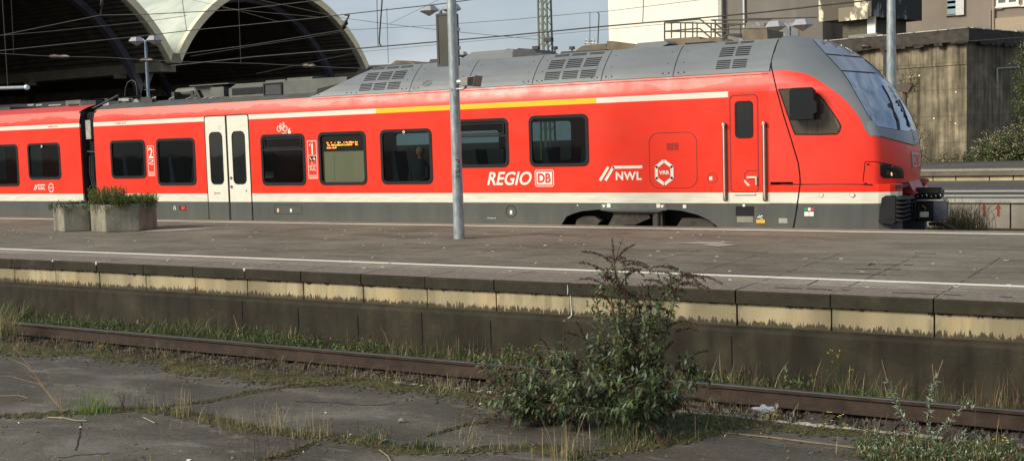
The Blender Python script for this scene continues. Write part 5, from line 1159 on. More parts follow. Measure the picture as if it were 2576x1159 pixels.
# double street lamps (one model, copied)
def lamp_model():
    t=thing('street_lamp','x','street lamp',(0,0,0),'double headed lamps on the far platforms',True)
    m=MB(); m.tube([(0,0,-9),(0,0,0)],[.10,.075],10); m.build('pole',M_galvblue,t)
    for s_ in (-1,1):
        m=MB(); m.bar((0,0,-.02),(s_*.16,0,.13),.04,.05); m.build('arm',M_lamphood,t)
        c=s_*.52; n=6; A=[(c+.44*cos(pi/3*k),.44*sin(pi/3*k),.0) for k in range(6)]; B=[(c+.27*cos(pi/3*k),.27*sin(pi/3*k),.23) for k in range(6)]
        m=MB(); m.add(A+B,[(k,(k+1)%6,6+(k+1)%6,6+k) for k in range(6)]+[(6,7,8,9,10,11)]); hd=m.build('lamp_hood',M_lamphood,t)
        m=MB(); m.add([(c+(p[0]-c)*.93,p[1]*.93,-.003) for p in A]+[(c,0,-.22)],[(k,(k+1)%6,6) for k in range(6)]); m.build('lamp_shade',M_lampglass,hd)
    return t
lm=lamp_model()
def put_lamp(o,px,py,Y,rz,sc,label):
    p=atY(px,py,Y); o.location=p; o.rotation_euler.z=rz; o.scale=(sc,)*3; o['label']=label
LM=[(366,104,44,.25,1.05,'double headed street lamp in front of the left train shed opening'),(1108,27,44,.25,1.05,'double headed street lamp rising above the dark sign panel'),(1985,67,44,.1,.98,'double headed street lamp just above the roof of the driving cab'),(1146,140,66,.25,.95,'small distant street lamp mostly hidden behind the galvanised post')]
for k,a in enumerate(LM[1:]): o=copy_tree(lm); put_lamp(o,*a)
put_lamp(lm,*LM[0])
# post behind the cab
p=atY(2238,0,30); pp=thing('lamp_post','bare galvanised post rising behind the windscreen of the cab','post',(p.x,30,-.2))
m=MB(); q=atY(2242.5,225,30); m.tube([(q.x,30,-.2),(q.x,30,q.z),(q.x,30,p.z+2)],[.14,.12,.085],16); m.build('pole',M_galv,pp)
p=atY(*tz(4,1160,545),30.2); q=atY(*tz(4,1202,790),30.2); m=MB(); m.box(p.x,q.x+.1,30.1,30.25,q.z,p.z); m.box(p.x-.03,p.x+.05,30.12,30.2,p.z-.02,p.z+.04); m.build('sign_plate',M_dark,pp)
# cctv camera behind the cab
p=atY(*tz(4,1330,890),32); sg=thing('signal_box','small brown trackside box on a stub behind the windscreen','signal',(p.x,32,-.2))
m=MB(); m.prism([(p.x-.35,p.z-.05),(p.x+.2,p.z-.12),(p.x+.3,p.z+.08),(p.x-.25,p.z+.14)],'Y',31.9,32.2); m.tube([(p.x+.1,32,p.z-.1),(p.x+.05,32,-.2)],.06); m.build('signal_head',plain('brown_box',(.10,.08,.055),.7),sg)
# lattice mast
mt=thing('lattice_mast','green steel lattice mast for the overhead line rising behind the train roof','mast',(atY(1371,60,62).x,62,-.2))
mx_=atY(1371,60,62).x; hw=.33
m=MB()
for sx in (-1,1):
    for sy in (-1,1): m.bar((mx_+sx*hw,62+sy*.3,-.2),(mx_+sx*hw*.82,62+sy*.25,17),.09,.09,0,(0,1,0))
m.bar((mx_,61.7,-.2),(mx_,61.74,17),.16,.05,0,(0,1,0)); m.build('mast_leg',M_latt,mt)
m=MB(); z=3.0; k=0
while z<16.5:
    for sy in (-1,1):
        m.bar((mx_-hw,62+sy*.29,z),(mx_,62+sy*.29,z+.42),.045,.03,0,(0,1,0)); m.bar((mx_,62+sy*.29,z+.42),(mx_-hw,62+sy*.29,z+.84),.045,.03,0,(0,1,0))
        m.bar((mx_+hw,62+sy*.29,z+.42),(mx_,62+sy*.29,z),.045,.03,0,(0,1,0)); m.bar((mx_,62+sy*.29,z+.84),(mx_+hw,62+sy*.29,z+.42),.045,.03,0,(0,1,0))
    z+=.84
m.build('lattice_bracing',M_latt,mt)
m=MB(); p=atY(*tz(3,385,405),62); m.box(p.x-.25,p.x+.25,61.6,61.9,p.z-.12,p.z+.12); p=atY(*tz(3,260,485),62); m.box(p.x-.2,p.x+.2,61.6,61.9,p.z-.1,p.z+.1); m.build('mast_box',M_dark,mt)
# wires
def wire(pts,Y,r,label,kids=()):
    P=[atY(x,y,Y) for x,y in pts]; t=thing('overhead_wire',label,'wire',tuple(P[0]),'overhead wires'); m=MB(); m.tube(P,r*.82,5); m.build('wire',M_wire,t)
    for (kn,kp,kr) in kids:
        m=MB(); m.tube([atY(x,y,Y) for x,y in kp],kr,6); m.build(kn,M_insul if kn=='insulator' else M_wire,t)
    return t
def dr(*p): return ('dropper',list(p),.010)
def ins(*p): return ('insulator',list(p),[.03,.09,.05,.09,.03] if len(p)==5 else .06)
def insl(a,b): return ins(*[(lerp(a[0],b[0],k/4),lerp(a[1],b[1],k/4)) for k in range(5)])
wire([(-60,112),(0,90),(217,46),(252,39),(290,38),(362,37),(600,25),(795,2),(840,-6)],26,.016,'overhead wire that bends beneath a hanging insulator in the left shed opening',[('hanger',[(258,-5),(257,0),(256,15),(257,16),(253,39)],[.03,.05,.06,.03,.02])])
wire([(-60,96),(0,90),(119,80),(346,57),(365,55),(470,40)],30,.012,'thin overhead wire crossing the left shed opening below the bent one')
wire([(-60,134),(0,128),(350,92),(470,78),(644,61),(804,45),(857,38),(975,25),(1105,11),(1200,-2)],27,.017,'overhead wire running past the pale vault to the insulator at the shed rim',[dr((458,-2),(470,78)),dr((28,-5),(35,138))])
wire([(440,138),(460,136),(600,118),(644,112),(857,77),(870,70)],27,.015,'overhead wire climbing across the right shed opening to the slanted insulator',[insl((861,74),(872,52)),('hanger',[(872,52),(877,42),(874,39),(868,39),(879,39)],.025)])
wire([(480,142),(644,115),(760,98),(882,76),(1095,64),(1289,50),(1484,32),(1529,29),(1764,0),(1800,-5)],34,.010,'thin overhead wire passing behind the sign panel and over the white block',[dr((1484,32),(1484,108)),('dropper',[(1503,31),(1507,36),(1504,110)],.018)])
wire([(430,166),(644,143),(907,122),(1106,105),(1289,89),(1529,66),(1671,54),(1814,41),(1933,30),(2080,13),(2180,2),(2240,-5)],26,.021,'thickest overhead wire running from the right shed opening to the peeling roof box',[('dropper',[(961,-5),(961,5),(954,100),(955,112),(959,116)],.020),dr((948,-5),(950,85),(951,117)),dr((1619,-5),(1617,57))])
wire([(400,-20),(648,-1),(870,47),(975,61),(1070,72),(1152,81),(1289,94),(1352,100)],36,.011,'thin overhead wire falling to the right across the shed rim and the sky',[dr((973,20),(974,61),(977,160))])
wire([(560,20),(644,30),(804,44)],36,.012,'short thin overhead wire sagging in the top of the right shed opening')
wire([(-60,134),(0,135),(125,142),(275,145),(363,151),(463,156),(644,160),(794,168),(894,172),(950,176)],29,.012,'lowest overhead wire carrying two brown insulators across both shed openings',[insl((124,142),(175,143)),insl((352,152),(386,152)),insl((761,165),(794,167)),dr((600,-2),(601,26),(606,160))])
wire([(644,186),(907,131),(1289,95),(1389,87),(1664,62),(1800,50)],40,.010,'hair thin overhead wire just under the thickest one')
wire([(1880,48),(1933,47.5),(2056,44)],50,.03,'short overhead wire in front of the grey building')
wire([(2180,122),(2246,115),(2440,104),(2576,94),(2640,90)],34,.012,'thin overhead wire crossing in front of the bunker',[insl((2166,117),(2192,117))])
wire([(980,60),(1030,36),(1075,14),(1110,-3)],40,.010,'hair thin overhead wire rising steeply to the street lamp above the panel')
wire([(480,0),(560,17),(620,33),(700,55)],40,.010,'hair thin overhead wire falling to the right over the pale vault')
# loops of a ladder beyond the roof
ld=thing('roof_ladder','pale hooped ladder top just visible above the train roof left of the white block','ladder',(atY(1480,105,60).x,60,6))
m=MB()
for c_ in (750,805): m.tube([atY(*tz(3,x,y),60) for x,y in ((c_-17,455),(c_-17,415),(c_-10,402),(c_,398),(c_+12,402),(c_+18,415),(c_+18,430))],.04,6)
m.tube([atY(*tz(3,x,y),60) for x,y in ((735,432),(860,438))],.04,6); m.build('hoop',M_silver,ld)
for px,py in ((1439,122),(1396,122),(1280,128)):
    p=atY(px,py,90); t=thing('roof_vent','small dark roof vent on the skyline '+{1439:'beside the hooped ladder',1396:'at the foot of the lattice mast',1280:'well left of the lattice mast'}[px],'vent',tuple(p),'vents on the skyline'); m=MB(); m.tube([p+Vector((0,0,-3)),p],.07,8); m.box(p.x-.18,p.x+.18,p.y-.2,p.y+.2,p.z-.1,p.z+.15); m.build('vent_cap',M_dark,t)

# ================================================================== PLANTERS
def blades(mb,x,y,z,n,h,spread,R,wd=.006,lean=.5,m_=0,seg=3,hv=.5):
    for _ in range(n):
        bx,by=x+R.gauss(0,.55)*spread,y+R.gauss(0,.45)*spread; hh=h*(1-hv+hv*R.random()**1.5)*R.uniform(.75,1.1); la=R.uniform(0,2*pi); ln=hh*min(1.4,abs(R.gauss(0,.75)))*lean*1.25; w_=wd*R.uniform(.6,1.3)
        wa=la+pi/2+R.uniform(-.6,.6); wx,wy=cos(wa)*w_,sin(wa)*w_; vs=[]
        for k in range(seg):
            t=k/seg; cx,cy,cz=bx+cos(la)*ln*t*t,by+sin(la)*ln*t*t,z+hh*(t-.15*t*t*lean); s_=1-t*.55; vs+=[(cx-wx*s_,cy-wy*s_,cz),(cx+wx*s_,cy+wy*s_,cz)]
        vs.append((bx+cos(la)*ln,by+sin(la)*ln,z+hh*(1-.15*lean)))
        fs=[(2*k,2*k+1,2*k+3,2*k+2) for k in range(seg-1)]+[(2*seg-2,2*seg-1,2*seg)]; mb.add(vs,fs,m_)
def leaf(mb,p,d,up,L_,w_,m_=0,fold=.25):
    d=d.normalized(); s_=d.cross(up)
    if s_.length<.05: s_=d.cross(Vector((1,0,0)))
    s_.normalize(); n=s_.cross(d)
    a=p+d*L_*.45; mb.add([p,a+s_*w_/2+n*w_*fold,p+d*L_-n*L_*.08,a-s_*w_/2+n*w_*fold,a],[(0,1,4),(1,2,4),(0,4,3),(4,2,3)],m_)
def rv(R): 
    z=R.uniform(-1,1); a=R.uniform(0,2*pi); s_=sqrt(1-z*z); return Vector((s_*cos(a),s_*sin(a),z))
def planter(px,py,rad,label,rz):
    p=atZ(px,py,PZ); dv=Vector((p.x,p.y,0)).normalized()*rad*.86; t=thing('planter',label,'planter',(p.x+dv.x,p.y+dv.y,PZ),'concrete planters on the platform',True,rz)
    h=.60; m=MB(); o=circ(0,0,rad,6,0); i=circ(0,0,rad-.08,6,0)
    m.ring(o,i,'Z',0,h); m.add([(x,y,.03) for x,y in o],[(0,1,2,3,4,5)]); m.build('concrete_shell',M_planter,t,bevel=.02)
    m=MB(); m.prism(i,'Z',.05,h-.06); m.build('soil',M_soil,t); return t
P1=planter(200,582,.54,'smaller hexagonal concrete planter with low trailing greenery',radians(-14))
P2=planter(314,583,.70,'larger hexagonal concrete planter full of bright green weeds',radians(-14))
R=random.Random(31)
for t,rad,cols,nn,hh,lab in ((P1,.58,(M_grass,M_bud),170,.16,'low dark greenery trailing over the smaller concrete planter'),(P2,.70,(M_pgreen,M_vine),900,.36,'bushy bright green weeds growing in the larger concrete planter')):
    m=MB(); L0=t.location
    for k in range(nn):
        a=R.uniform(0,2*pi); d=rad*sqrt(R.random())*.95; x,y=d*cos(a),d*sin(a); hgt=hh*(R.uniform(.3,1))*(1.25 if x*.77+y*.64<0 and rad>.6 else .7)
        top=Vector((x*1.1+R.uniform(-.05,.05),y*1.1+R.uniform(-.05,.05),.54+hgt)); base=Vector((x,y,.52)); m.tube([base,base.lerp(top,.6)+Vector((0,0,.02)),top],.003,4,2)
        for q in range(9):
            tt=R.uniform(.25,1); pp=base.lerp(top,tt); leaf(m,pp,rv(R)+Vector((0,0,.4)),Vector((0,0,1)),R.uniform(.035,.075),R.uniform(.012,.03),R.choice((0,0,1)))
    for k in range(60):
        a=R.uniform(0,2*pi); x,y=rad*cos(a)*.97,rad*sin(a)*.97
        for q in range(4): leaf(m,Vector((x*1.05,y*1.05,.60-R.random()*.12)),Vector((x,y,-R.random()*.6)),Vector((0,0,1)),.05,.03,R.choice((0,1)))
    blades(m,-rad*.3,-rad*.3,.52,40,.34,rad*.35,R,.003,.7,0)
    g_=m.build('planter_weeds',[cols[0],cols[1],M_stem],None,normals=False); g_.location=t.location; tag(g_,lab,'plant')
m=MB(); c_=atZ(236,582,PZ)
blades(m,c_.x,c_.y+.1,PZ,70,.30,.09,R,.006,.5); tag(m.build('grass_tuft',M_grass,normals=False),'green grass tuft growing between the two concrete planters','grass')
m=MB(); c_=atZ(147,582,PZ); blades(m,c_.x,c_.y,PZ,30,.08,.08,R,.006,.8); c_=atZ(380,582,PZ)
tag(m.build('grass_tuft',M_grass,normals=False),'tiny weeds at the outer foot of the smaller planter','grass')

# ================================================================== BUSHES BEYOND
def bush(name,label,blobs,leafn,mats,size,seed,cat='bush',stems=True,bloom=0,bl=.0):
    """blobs: (centre, radii). leaves sit mostly in the outer shell, in uneven clumps"""
    R=random.Random(seed); c0=blobs[0][0]; t=thing(name,label,cat,(c0.x,c0.y,0)); m=MB(); fl=MB(); st=MB()
    for c,r in blobs:
        vol=r.x*r.y*r.z; nn=int(leafn*vol)
        for _ in range(max(8,nn//9)):
            d=rv(R); q=R.uniform(.45,1.08)**.6; p=c+Vector((d.x*r.x*q,d.y*r.y*q,d.z*r.z*q)); cs=R.uniform(.6,1.6)*size*1.5
            for k in range(9):
                e=p+rv(R)*cs; leaf(m,e,(rv(R)+d*.6+Vector((0,0,-.2))),Vector((0,0,1)),size*R.uniform(.6,1.3),size*R.uniform(.4,.7))
            if R.random()<bloom and d.z>-.3:
                for k in range(10): leaf(fl,p+d*size*1.2+rv(R)*cs*.7,rv(R),Vector((0,0,1)),size*.5,size*.35)
        for k in range(5):
            d=rv(R); st.tube([Vector((c.x,c.y,max(-.2,c.z-r.z))),c,c+Vector((d.x*r.x,d.y*r.y,abs(d.z)*r.z))*.8],[.03,.02,.008],5)
    m.build('foliage',mats,t,normals=False); st.build('stem',M_stem,t,normals=False)
    if fl.v: fl.build('blossom',M_bloom,t,normals=False)
    return t
YB=63
def bl(px,py,rx,ry,rz,Y=YB): return (atY(px,py,Y),Vector((rx,ry,rz)))
bush('flowering_bush','sprawling bush full of faded pinkish blossom in front of the bunker',[bl(2505,368,.75,.8,.65),bl(2545,362,.8,.8,.75),bl(2595,362,1.0,.8,.85),bl(2480,385,.6,.8,.45),bl(2455,397,.6,.6,.25),bl(2530,392,1.1,.8,.4),bl(2595,392,1.1,.8,.5),bl(2640,370,.9,.8,.8)],1300,M_vine,.16,41,bloom=.95)
bush('climbing_plant','tall climbing plant hanging down the corner at the far end of the bunker',[bl(2588,120,.5,.4,.9,YB),bl(2580,180,.55,.5,1.3,YB),bl(2584,240,.6,.5,1.2,YB),bl(2580,300,.5,.5,.9,YB),bl(2572,222,.35,.4,.5,YB),bl(2615,200,.9,.7,3.0,YB),bl(2588,335,.6,.6,.6,YB)],1100,M_vine,.15,42,'climber',bloom=.30)
bush('shrub','slim dark shrub rising right behind the windscreen of the cab',[bl(2313,355,.35,.4,1.0,58),bl(2306,320,.22,.3,.7,58),bl(2318,385,.4,.4,.6,58)],1500,M_grass,.10,43)
bush('shrub','leafy branch sticking out beside the bare post behind the cab',[bl(2290,200,.5,.4,.55,60),bl(2283,222,.35,.3,.5,60),bl(2300,215,.3,.3,.3,60)],1500,M_grass,.10,44)
bush('shrub','low green weeds at the foot of the bunker wall next to the flowering bush',[bl(2400,402,1.0,.5,.30,61),bl(2355,404,.9,.5,.25,61),bl(2425,398,.5,.5,.4,61)],1500,M_grass,.12,45)
m=MB(); R=random.Random(46); p=atZ(2425,572,.0)
for k in range(5): 
    p=atY(2385+k*15,572,27+R.uniform(-.5,.5)); blades(m,p.x,27+R.uniform(-.5,.5),max(-.2,p.z-.1),230,.95,.45,R,.006,1.0,0,4,.8)
tag(m.build('dry_weed_clump',[M_dry],normals=False),'brown dry weed clump behind the coupler in front of the arrow wall','weeds')
for o_ in (bpy.data.objects['dry_weed_clump'],): o_.data.materials[0]=leafmat('brown_green_weeds',(.16,.13,.06),(.22,.17,.09),(.11,.12,.05),(.27,.20,.11),rough=.7,trans=.2)

# ================================================================== THE BIG SHRUB
R=random.Random(77)
SB=atZ(1560,1080,.36)                                    # where it is rooted
sh=thing('butterfly_bush','big dark green butterfly bush with drooping brown seed spikes growing at the platform edge','bush',(SB.x,SB.y,.36))
lv,sk,st=MB(),MB(),MB()
def spike(p,d,L_,R):
    pts=[p]; q=p.copy(); dd=d.normalized(); n=9
    for k in range(n): dd=(dd+Vector((0,0,-.10))+rv(R)*.03).normalized(); q=q+dd*L_/n; pts.append(q.copy())
    st.tube(pts,[.0022]*len(pts),4)
    for k in range(int(L_*750)):
        t=R.random(); i=min(int(t*n),n-1); c=pts[i].lerp(pts[i+1],t*n-i); w_=.013*(1-.6*t); leaf(sk,c+rv(R)*w_*.6,rv(R)+dd*.5,Vector((0,0,1)),R.uniform(.010,.018),R.uniform(.006,.011))
def leafpair(p,d,L_,R,mi=0):
    s_=d.cross(Vector((0,0,1))); 
    if s_.length<.05: s_=Vector((1,0,0))
    s_.normalize(); a=R.uniform(0,pi); s_=(s_*cos(a)+d.cross(s_).normalized()*sin(a))
    for sg in (-1,1): leaf(lv,p,(s_*sg+d*.55+Vector((0,0,-.35))+rv(R)*.3),Vector((0,0,1)),L_*R.uniform(.8,1.35),L_*R.uniform(.28,.42),mi,.12)
def branch(p,tip,r0,R,twigs=8,leaflen=.075,spikes=3):
    """woody branch arching from p to tip with leafy side shoots"""
    n=12; mid=p.lerp(tip,.55)+Vector((0,0,(tip-p).length*.10))+rv(R)*.05; pts=[]
    for k in range(n+1): t=k/n; pts.append(p*(1-t)**2+mid*2*t*(1-t)+tip*t*t)
    st.tube(pts,[lerp(r0,.003,k/n) for k in range(n+1)],6)
    for k in range(2,n+1):
        for q in range(2): leafpair(pts[k]+rv(R)*.01,(pts[k]-pts[k-1]).normalized(),leaflen,R)
    for _ in range(twigs):
        t=R.uniform(.25,.98); k=min(n-1,int(t*n)); b_=pts[k].lerp(pts[k+1],t*n-k); d=(rv(R)*.9+(pts[k+1]-pts[k]).normalized()*.9+Vector((0,0,.15))).normalized(); L2=R.uniform(.10,.24)
        e=b_+d*L2; st.tube([b_,b_.lerp(e,.5)+Vector((0,0,.01)),e],[.004,.003,.002],4)
        for j in range(6): leafpair(b_.lerp(e,(j+.6)/6),d,leaflen*.9,R)
        if R.random()<.14: spike(e,d+Vector((0,0,.1)),R.uniform(.08,.18),R)
    d=(pts[-1]-pts[-2]).normalized()
    for j in range(spikes):
        dd=(d+rv(R)*.75); dd.z=abs(dd.z)*.6+.1 if R.random()<.75 else dd.z; spike(pts[-1]-d*.02*j,dd,R.uniform(.12,.26),R)
def P3(px,py,dy=0): q=atY(px,py,SB.y+dy); return q
tips=[(1545,655,.10),(1528,700,-.10),(1575,690,.15),(1500,745,.05),(1535,760,-.15),(1690,700,.10),(1715,690,0.05),(1665,735,.2),(1640,770,-.1),(1610,790,.1),(1700,745,.0),
      (1560,815,.2),(1500,830,-.1),(1620,845,0),(1660,900,.1),(1710,905,.15),(1560,880,-.2),(1480,880,.0),(1420,870,.2),(1390,905,-.05),(1345,885,.1),(1310,930,.0),(1270,940,.15),(1235,965,-.1),
      (1300,985,-.25),(1350,960,-.2),(1420,950,-.3),(1480,950,-.25),(1540,960,-.35),(1600,950,-.3),(1650,970,-.2),(1700,985,-.1),(1740,1000,.1),(1745,960,.15),(1250,1010,-.2),(1290,1040,-.3),(1360,1030,-.35),(1430,1020,-.35),(1500,1030,-.4),(1570,1010,-.4),(1640,1030,-.3),
      (1590,740,.0),(1560,720,.2),(1380,1000,.1),(1450,910,.2),(1530,905,.1),(1600,900,.2),(1330,1010,.1),(1400,980,.3),(1470,990,.25),(1550,1000,.2),(1630,1000,.2),(1690,1030,-.05),(1330,950,.3),(1225,930,.2)]
roots=[SB+Vector((-.30,0,0)),SB,SB+Vector((.12,.05,0)),SB+Vector((-.12,.1,0)),SB+Vector((-.55,-.02,0))]
for k,(px,py,dy) in enumerate(tips):
    tp=P3(px,py,dy); rt=min(roots,key=lambda r:abs(r.x-tp.x-.1)+R.uniform(0,.3)); up=py<800
    branch(rt+Vector((R.uniform(-.04,.04),R.uniform(-.04,.04),0)),tp,.009 if up else .006,R,8 if not up else 9,.070 if not up else .064,2 if up else (1 if R.random()<.25 else 0))
# bare lower branches with long brown spikes reaching left over the asphalt
for (x0,y0,x1,y1) in ((1330,1040,1215,1120),(1350,1050,1245,1140),(1300,1010,1195,1055),(1290,960,1200,1000),(1310,900,1215,935)):
    a,c=P3(x0,y0,-.2),P3(x1,y1,-.35); st.tube([roots[4],a],[.006,.004],5); spike(a,(c-a)*1.0+Vector((0,0,.03)),(c-a).length*.95,R)
# the tall curved spikes at the very top, one by one
for (x0,y0,x1,y1,cz) in ((1545,665,1478,616,.02),(1540,650,1524,640,.02),(1555,655,1570,640,.03),(1560,660,1622,648,.05),(1565,668,1630,660,.04),(1560,680,1615,672,.02),(1530,690,1468,650,.05),(1520,715,1466,690,.03),(1515,725,1452,705,.02),(1700,680,1645,657,.05),(1718,690,1690,662,.03),(1725,700,1806,682,.06),(1715,712,1785,707,.03),(1710,715,1775,716,.02),(1690,690,1640,675,.02),(1668,715,1628,694,.04),(1665,725,1618,710,.02),(1680,820,1740,795,.02),(1700,835,1755,812,.02),(1580,775,1690,760,.03)):
    a,c=P3(x0,y0,.08),P3(x1,y1,.0); spike(a,(c-a).normalized()+Vector((0,0,.25)),(c-a).length*1.1,R)
for (x0,y0,x1,y1) in ((1548,700,1545,655),(1706,750,1706,695),(1640,790,1600,720)): st.tube([P3(x0,y0),P3(x1,y1)],.004,5)
# a few yellowed leaves
for px,py in ((1552,890),(1526,908),(1505,912),(1560,870),(1535,965)):
    leaf(lv,P3(px,py,-.42),Vector((R.uniform(-.2,.2),-.2,-1)),Vector((1,0,0)),.10,.03,1)
lv.build('leaves',[M_bud,plain('yellowed_leaf',(.28,.24,.04),.5)],sh,normals=False); sk.build('seed_spikes',M_budspike,sh,normals=False); st.build('stems',M_stem,sh,normals=False)
m=MB(); R=random.Random(78)
for k in range(34):
    px=R.uniform(1500,1640); p=atZ(px,1108+R.uniform(-12,12),.36); blades(m,p.x,p.y,.36,9,R.uniform(.12,.30),.05,R,.0019,.8,int(R.random()<.5))
tag(m.build('grass_tuft',[M_grass,M_dry],normals=False),'mixed green and straw grass tuft at the front foot of the big shrub','grass')

# ================================================================== GRASS AND WEEDS
def noise1(x,s): return sin(x*1.3+s)+.6*sin(x*3.1+s*2.1)+.4*sin(x*7.7+s*.7)
R=random.Random(51); m=MB()
for k in range(4200):                                     # verge between the rail and the platform wall
    x=R.uniform(-19,0); y=R.uniform(11.5,12.22); dens_=interp([(-19,1),(-14,1),(-11,.75),(-8,.55),(-6,.6),(-4,.35),(-2,.5),(0,.35)],x)+.22*noise1(x,2)
    if R.random()>dens_: continue
    hh=interp([(-19,.42),(-15,.34),(-11,.32),(-8,.26),(-5,.24),(0,.20)],x)*R.uniform(.5,1.3)*(1+.3*noise1(x,5))
    blades(m,x,y,-.22,R.randint(5,12),max(.05,hh),.05,R,.0045,.8,0 if R.random()<.80 else 1)
for k in range(2600):                                     # herbs with broader leaves along the wall foot
    x=R.uniform(-16,-3.0)
    if R.random()>.45+.4*noise1(x,9): continue
    y=R.uniform(11.5,12.15); z=-.2+R.uniform(0,.20)
    for q in range(5): leaf(m,Vector((x+R.uniform(-.05,.05),y+R.uniform(-.05,.05),z+R.uniform(0,.05))),rv(R)+Vector((0,0,.3)),Vector((0,0,1)),R.uniform(.03,.065),R.uniform(.018,.035),R.choice((2,2,2,0)))
for k in range(6500):                                     # between near rail, ballast and the platform edge
    x=R.uniform(-16,0); y=R.choice((R.uniform(8.76,9.8),R.uniform(10.0,11.3))); dd=interp([(-16,.9),(-9,.8),(-6,.75),(-4,.4),(-2,.3),(0,.5)],x)+.3*noise1(x,7)
    if R.random()>dd*.55: continue
    blades(m,x,y,-.22,R.randint(3,8),R.choice((R.uniform(.15,.35),R.uniform(.3,.66))) if y<9.8 else R.uniform(.08,.24),.06,R,.0024,.7,R.choice((0,1,1,3,3)))
for k in range(1500):
    x=R.uniform(-15,0); y=R.uniform(11.6,12.2); dd=interp([(-15,.5),(-9,.3),(-6,.5),(-3,.55),(0,.7)],x)+.4*noise1(x*1.3,4)
    if R.random()<dd: blades(m,x,y,-.22,R.randint(2,5),R.uniform(.2,.58),.07,R,.0030,.45,R.choice((3,3,1,0)),4)
tag(m.build('trackside_grass',[M_grass,M_dry,M_vine,M_redweed],normals=False),kind='stuff')
m=MB(); R=random.Random(52)
for ci,Q in enumerate(cracks):                            # short growth out of the cracks
    for p in Q:
        if R.random()<(.8,.5,.6,.4,.8,.9)[ci]:
            for q in range(R.randint(1,3)): blades(m,p.x+R.uniform(-.04,.04),p.y+R.uniform(-.05,.05),.36,R.randint(2,6),R.choice((R.uniform(.02,.06),R.uniform(.03,.07),R.uniform(.05,.16))),.03,R,.0018,1.0,R.choice((0,0,1,1,2)))
for x,y in E_:
    for q in range(5):
        if R.random()<.8: blades(m,x+R.uniform(-.05,.05),R.uniform(y+.02,8.7),.36,R.randint(3,7),R.uniform(.02,.12),.035,R,.002,1.0,R.choice((0,0,1,2,2)))
        if R.random()<.35:
            for j in range(5): leaf(m,Vector((x+R.uniform(-.06,.06),R.uniform(y+.02,8.7),.37+R.uniform(0,.02))),rv(R)+Vector((0,0,.3)),Vector((0,0,1)),R.uniform(.02,.04),R.uniform(.010,.02),R.choice((0,2)))
R=random.Random(58)
for ci,Q in enumerate(cracks):
    for p in Q[::3]:
        if noise1(p.x*2.3,ci+3)>-.5 and R.random()<(1,.45,.5,.4,.8,.8)[ci]: blades(m,p.x+R.gauss(0,.05),p.y+R.gauss(0,.04),.36,R.randint(2,6),R.uniform(.10,.32),.05,R,.0016,.45,R.choice((1,1,1,2)),4)
for x,y in E_[::2]:
    if noise1(x*2.9,1.7)>-.4: blades(m,x+R.gauss(0,.05),R.uniform(y+.05,8.68),.36,R.randint(2,7),R.uniform(.08,.26),.05,R,.0017,.5,R.choice((1,1,0,2)),4)
R=random.Random(57)
def crumbs(x,y,n,sp,big=.03):
    for _ in range(n):
        px,py=x+R.gauss(0,sp),y+R.gauss(0,sp*.8); s_=R.uniform(.25,1)*big; a=R.uniform(0,6.3); k=R.choice((5,6,7))
        P=[(px+s_*cos(a+q*2*pi/k)*R.uniform(.5,1.3),py+s_*sin(a+q*2*pi/k)*R.uniform(.5,1.3),.3585+R.uniform(0,.003)) for q in range(k)]
        m.add(P+[(px,py,.362+s_*.35)],[(q,(q+1)%k,k) for q in range(k)],R.choice((3,3,3,4,5)))
for ci,Q in enumerate(cracks):
    for p in Q: crumbs(p.x,p.y,(7,4,5,3,7,9)[ci],(.065,.03,.04,.02,.065,.12)[ci],.026)
for x,y in E_: crumbs(x,y+.03,6,.06,.035); crumbs(x,y-.12,2,.10,.022)
tag(m.build('crack_weeds',[M_grass,M_dry,M_redweed,plain('moss_cushion',(.060,.066,.022),.95,var=.5,scale=20),plain('brown_moss',(.075,.052,.028),.95,var=.4,scale=20),plain('dark_crumb',(.028,.022,.015),.95,var=.4,scale=20)],normals=False),kind='stuff')

# single weeds one can tell apart -------------------------------------------------
def stalks(label,px,py,z,n,h,spread,seed,mats,wd=.004,lean=.3,cat='grass',name='dry_grass_tuft',heads=None,Y=None):
    R=random.Random(seed); p=atZ(px,py,z) if Y is None else Vector((atY(px,py,Y).x,Y,z)); m=MB()
    blades(m,p.x,p.y,z,int(n*2.1),h*1.05,spread*1.3,R,wd*.5,lean,0,4,.85)
    if len(mats)>1: blades(m,p.x,p.y,z,n,h*.45,spread*1.3,R,wd*.6,lean*1.8,1,3)
    if heads:
        for k in range(heads[0]):
            a=R.uniform(0,2*pi); q=Vector((p.x+R.uniform(-spread,spread),p.y+R.uniform(-spread,spread)*.5,z)); t_=q+Vector((R.uniform(-.3,.3)*h*lean,R.uniform(-.05,.05),h*R.uniform(.7,1.05))); m.tube([q,q.lerp(t_,.5)+Vector((.01,0,0)),t_],[.0025,.002,.0015],4,len(mats)-1)
            for j in range(heads[1]): leaf(m,t_+rv(R)*heads[2]+Vector((0,0,-abs(R.gauss(0,heads[3])))),rv(R),Vector((0,0,1)),heads[4],heads[4]*.6,len(mats)-1)
    return tag(m.build(name,mats,normals=False),label,cat)
stalks('lush green grass tuft in the first long crack of the asphalt',232,1034,.36,120,.24,.13,101,[M_pgreen],.004,.9)
stalks('straw coloured dry tuft right of the withered pale herb',455,1046,.36,26,.30,.08,102,[M_dry,M_grass])
stalks('thin dry stalks standing at the fork of the long crack',385,1030,.36,9,.32,.05,103,[M_dry],.003,.15)
stalks('dry stalks with dark heads along the bend of the long crack',560,1076,.36,26,.27,.22,104,[M_dry,M_redweed],.003,.3)
stalks('tall straw coloured stems rising from the crack below the flowering weeds',690,1086,.36,26,.30,.13,105,[M_dry,M_grass],.004,.2)
stalks('bundle of upright straw stems in the crack at the centre of the near asphalt',806,1098,.36,24,.31,.06,106,[M_dry],.004,.2)
stalks('loose straw stems leaning left of the upright straw bundle',752,1098,.36,16,.32,.10,107,[M_dry,M_grass],.004,.45)
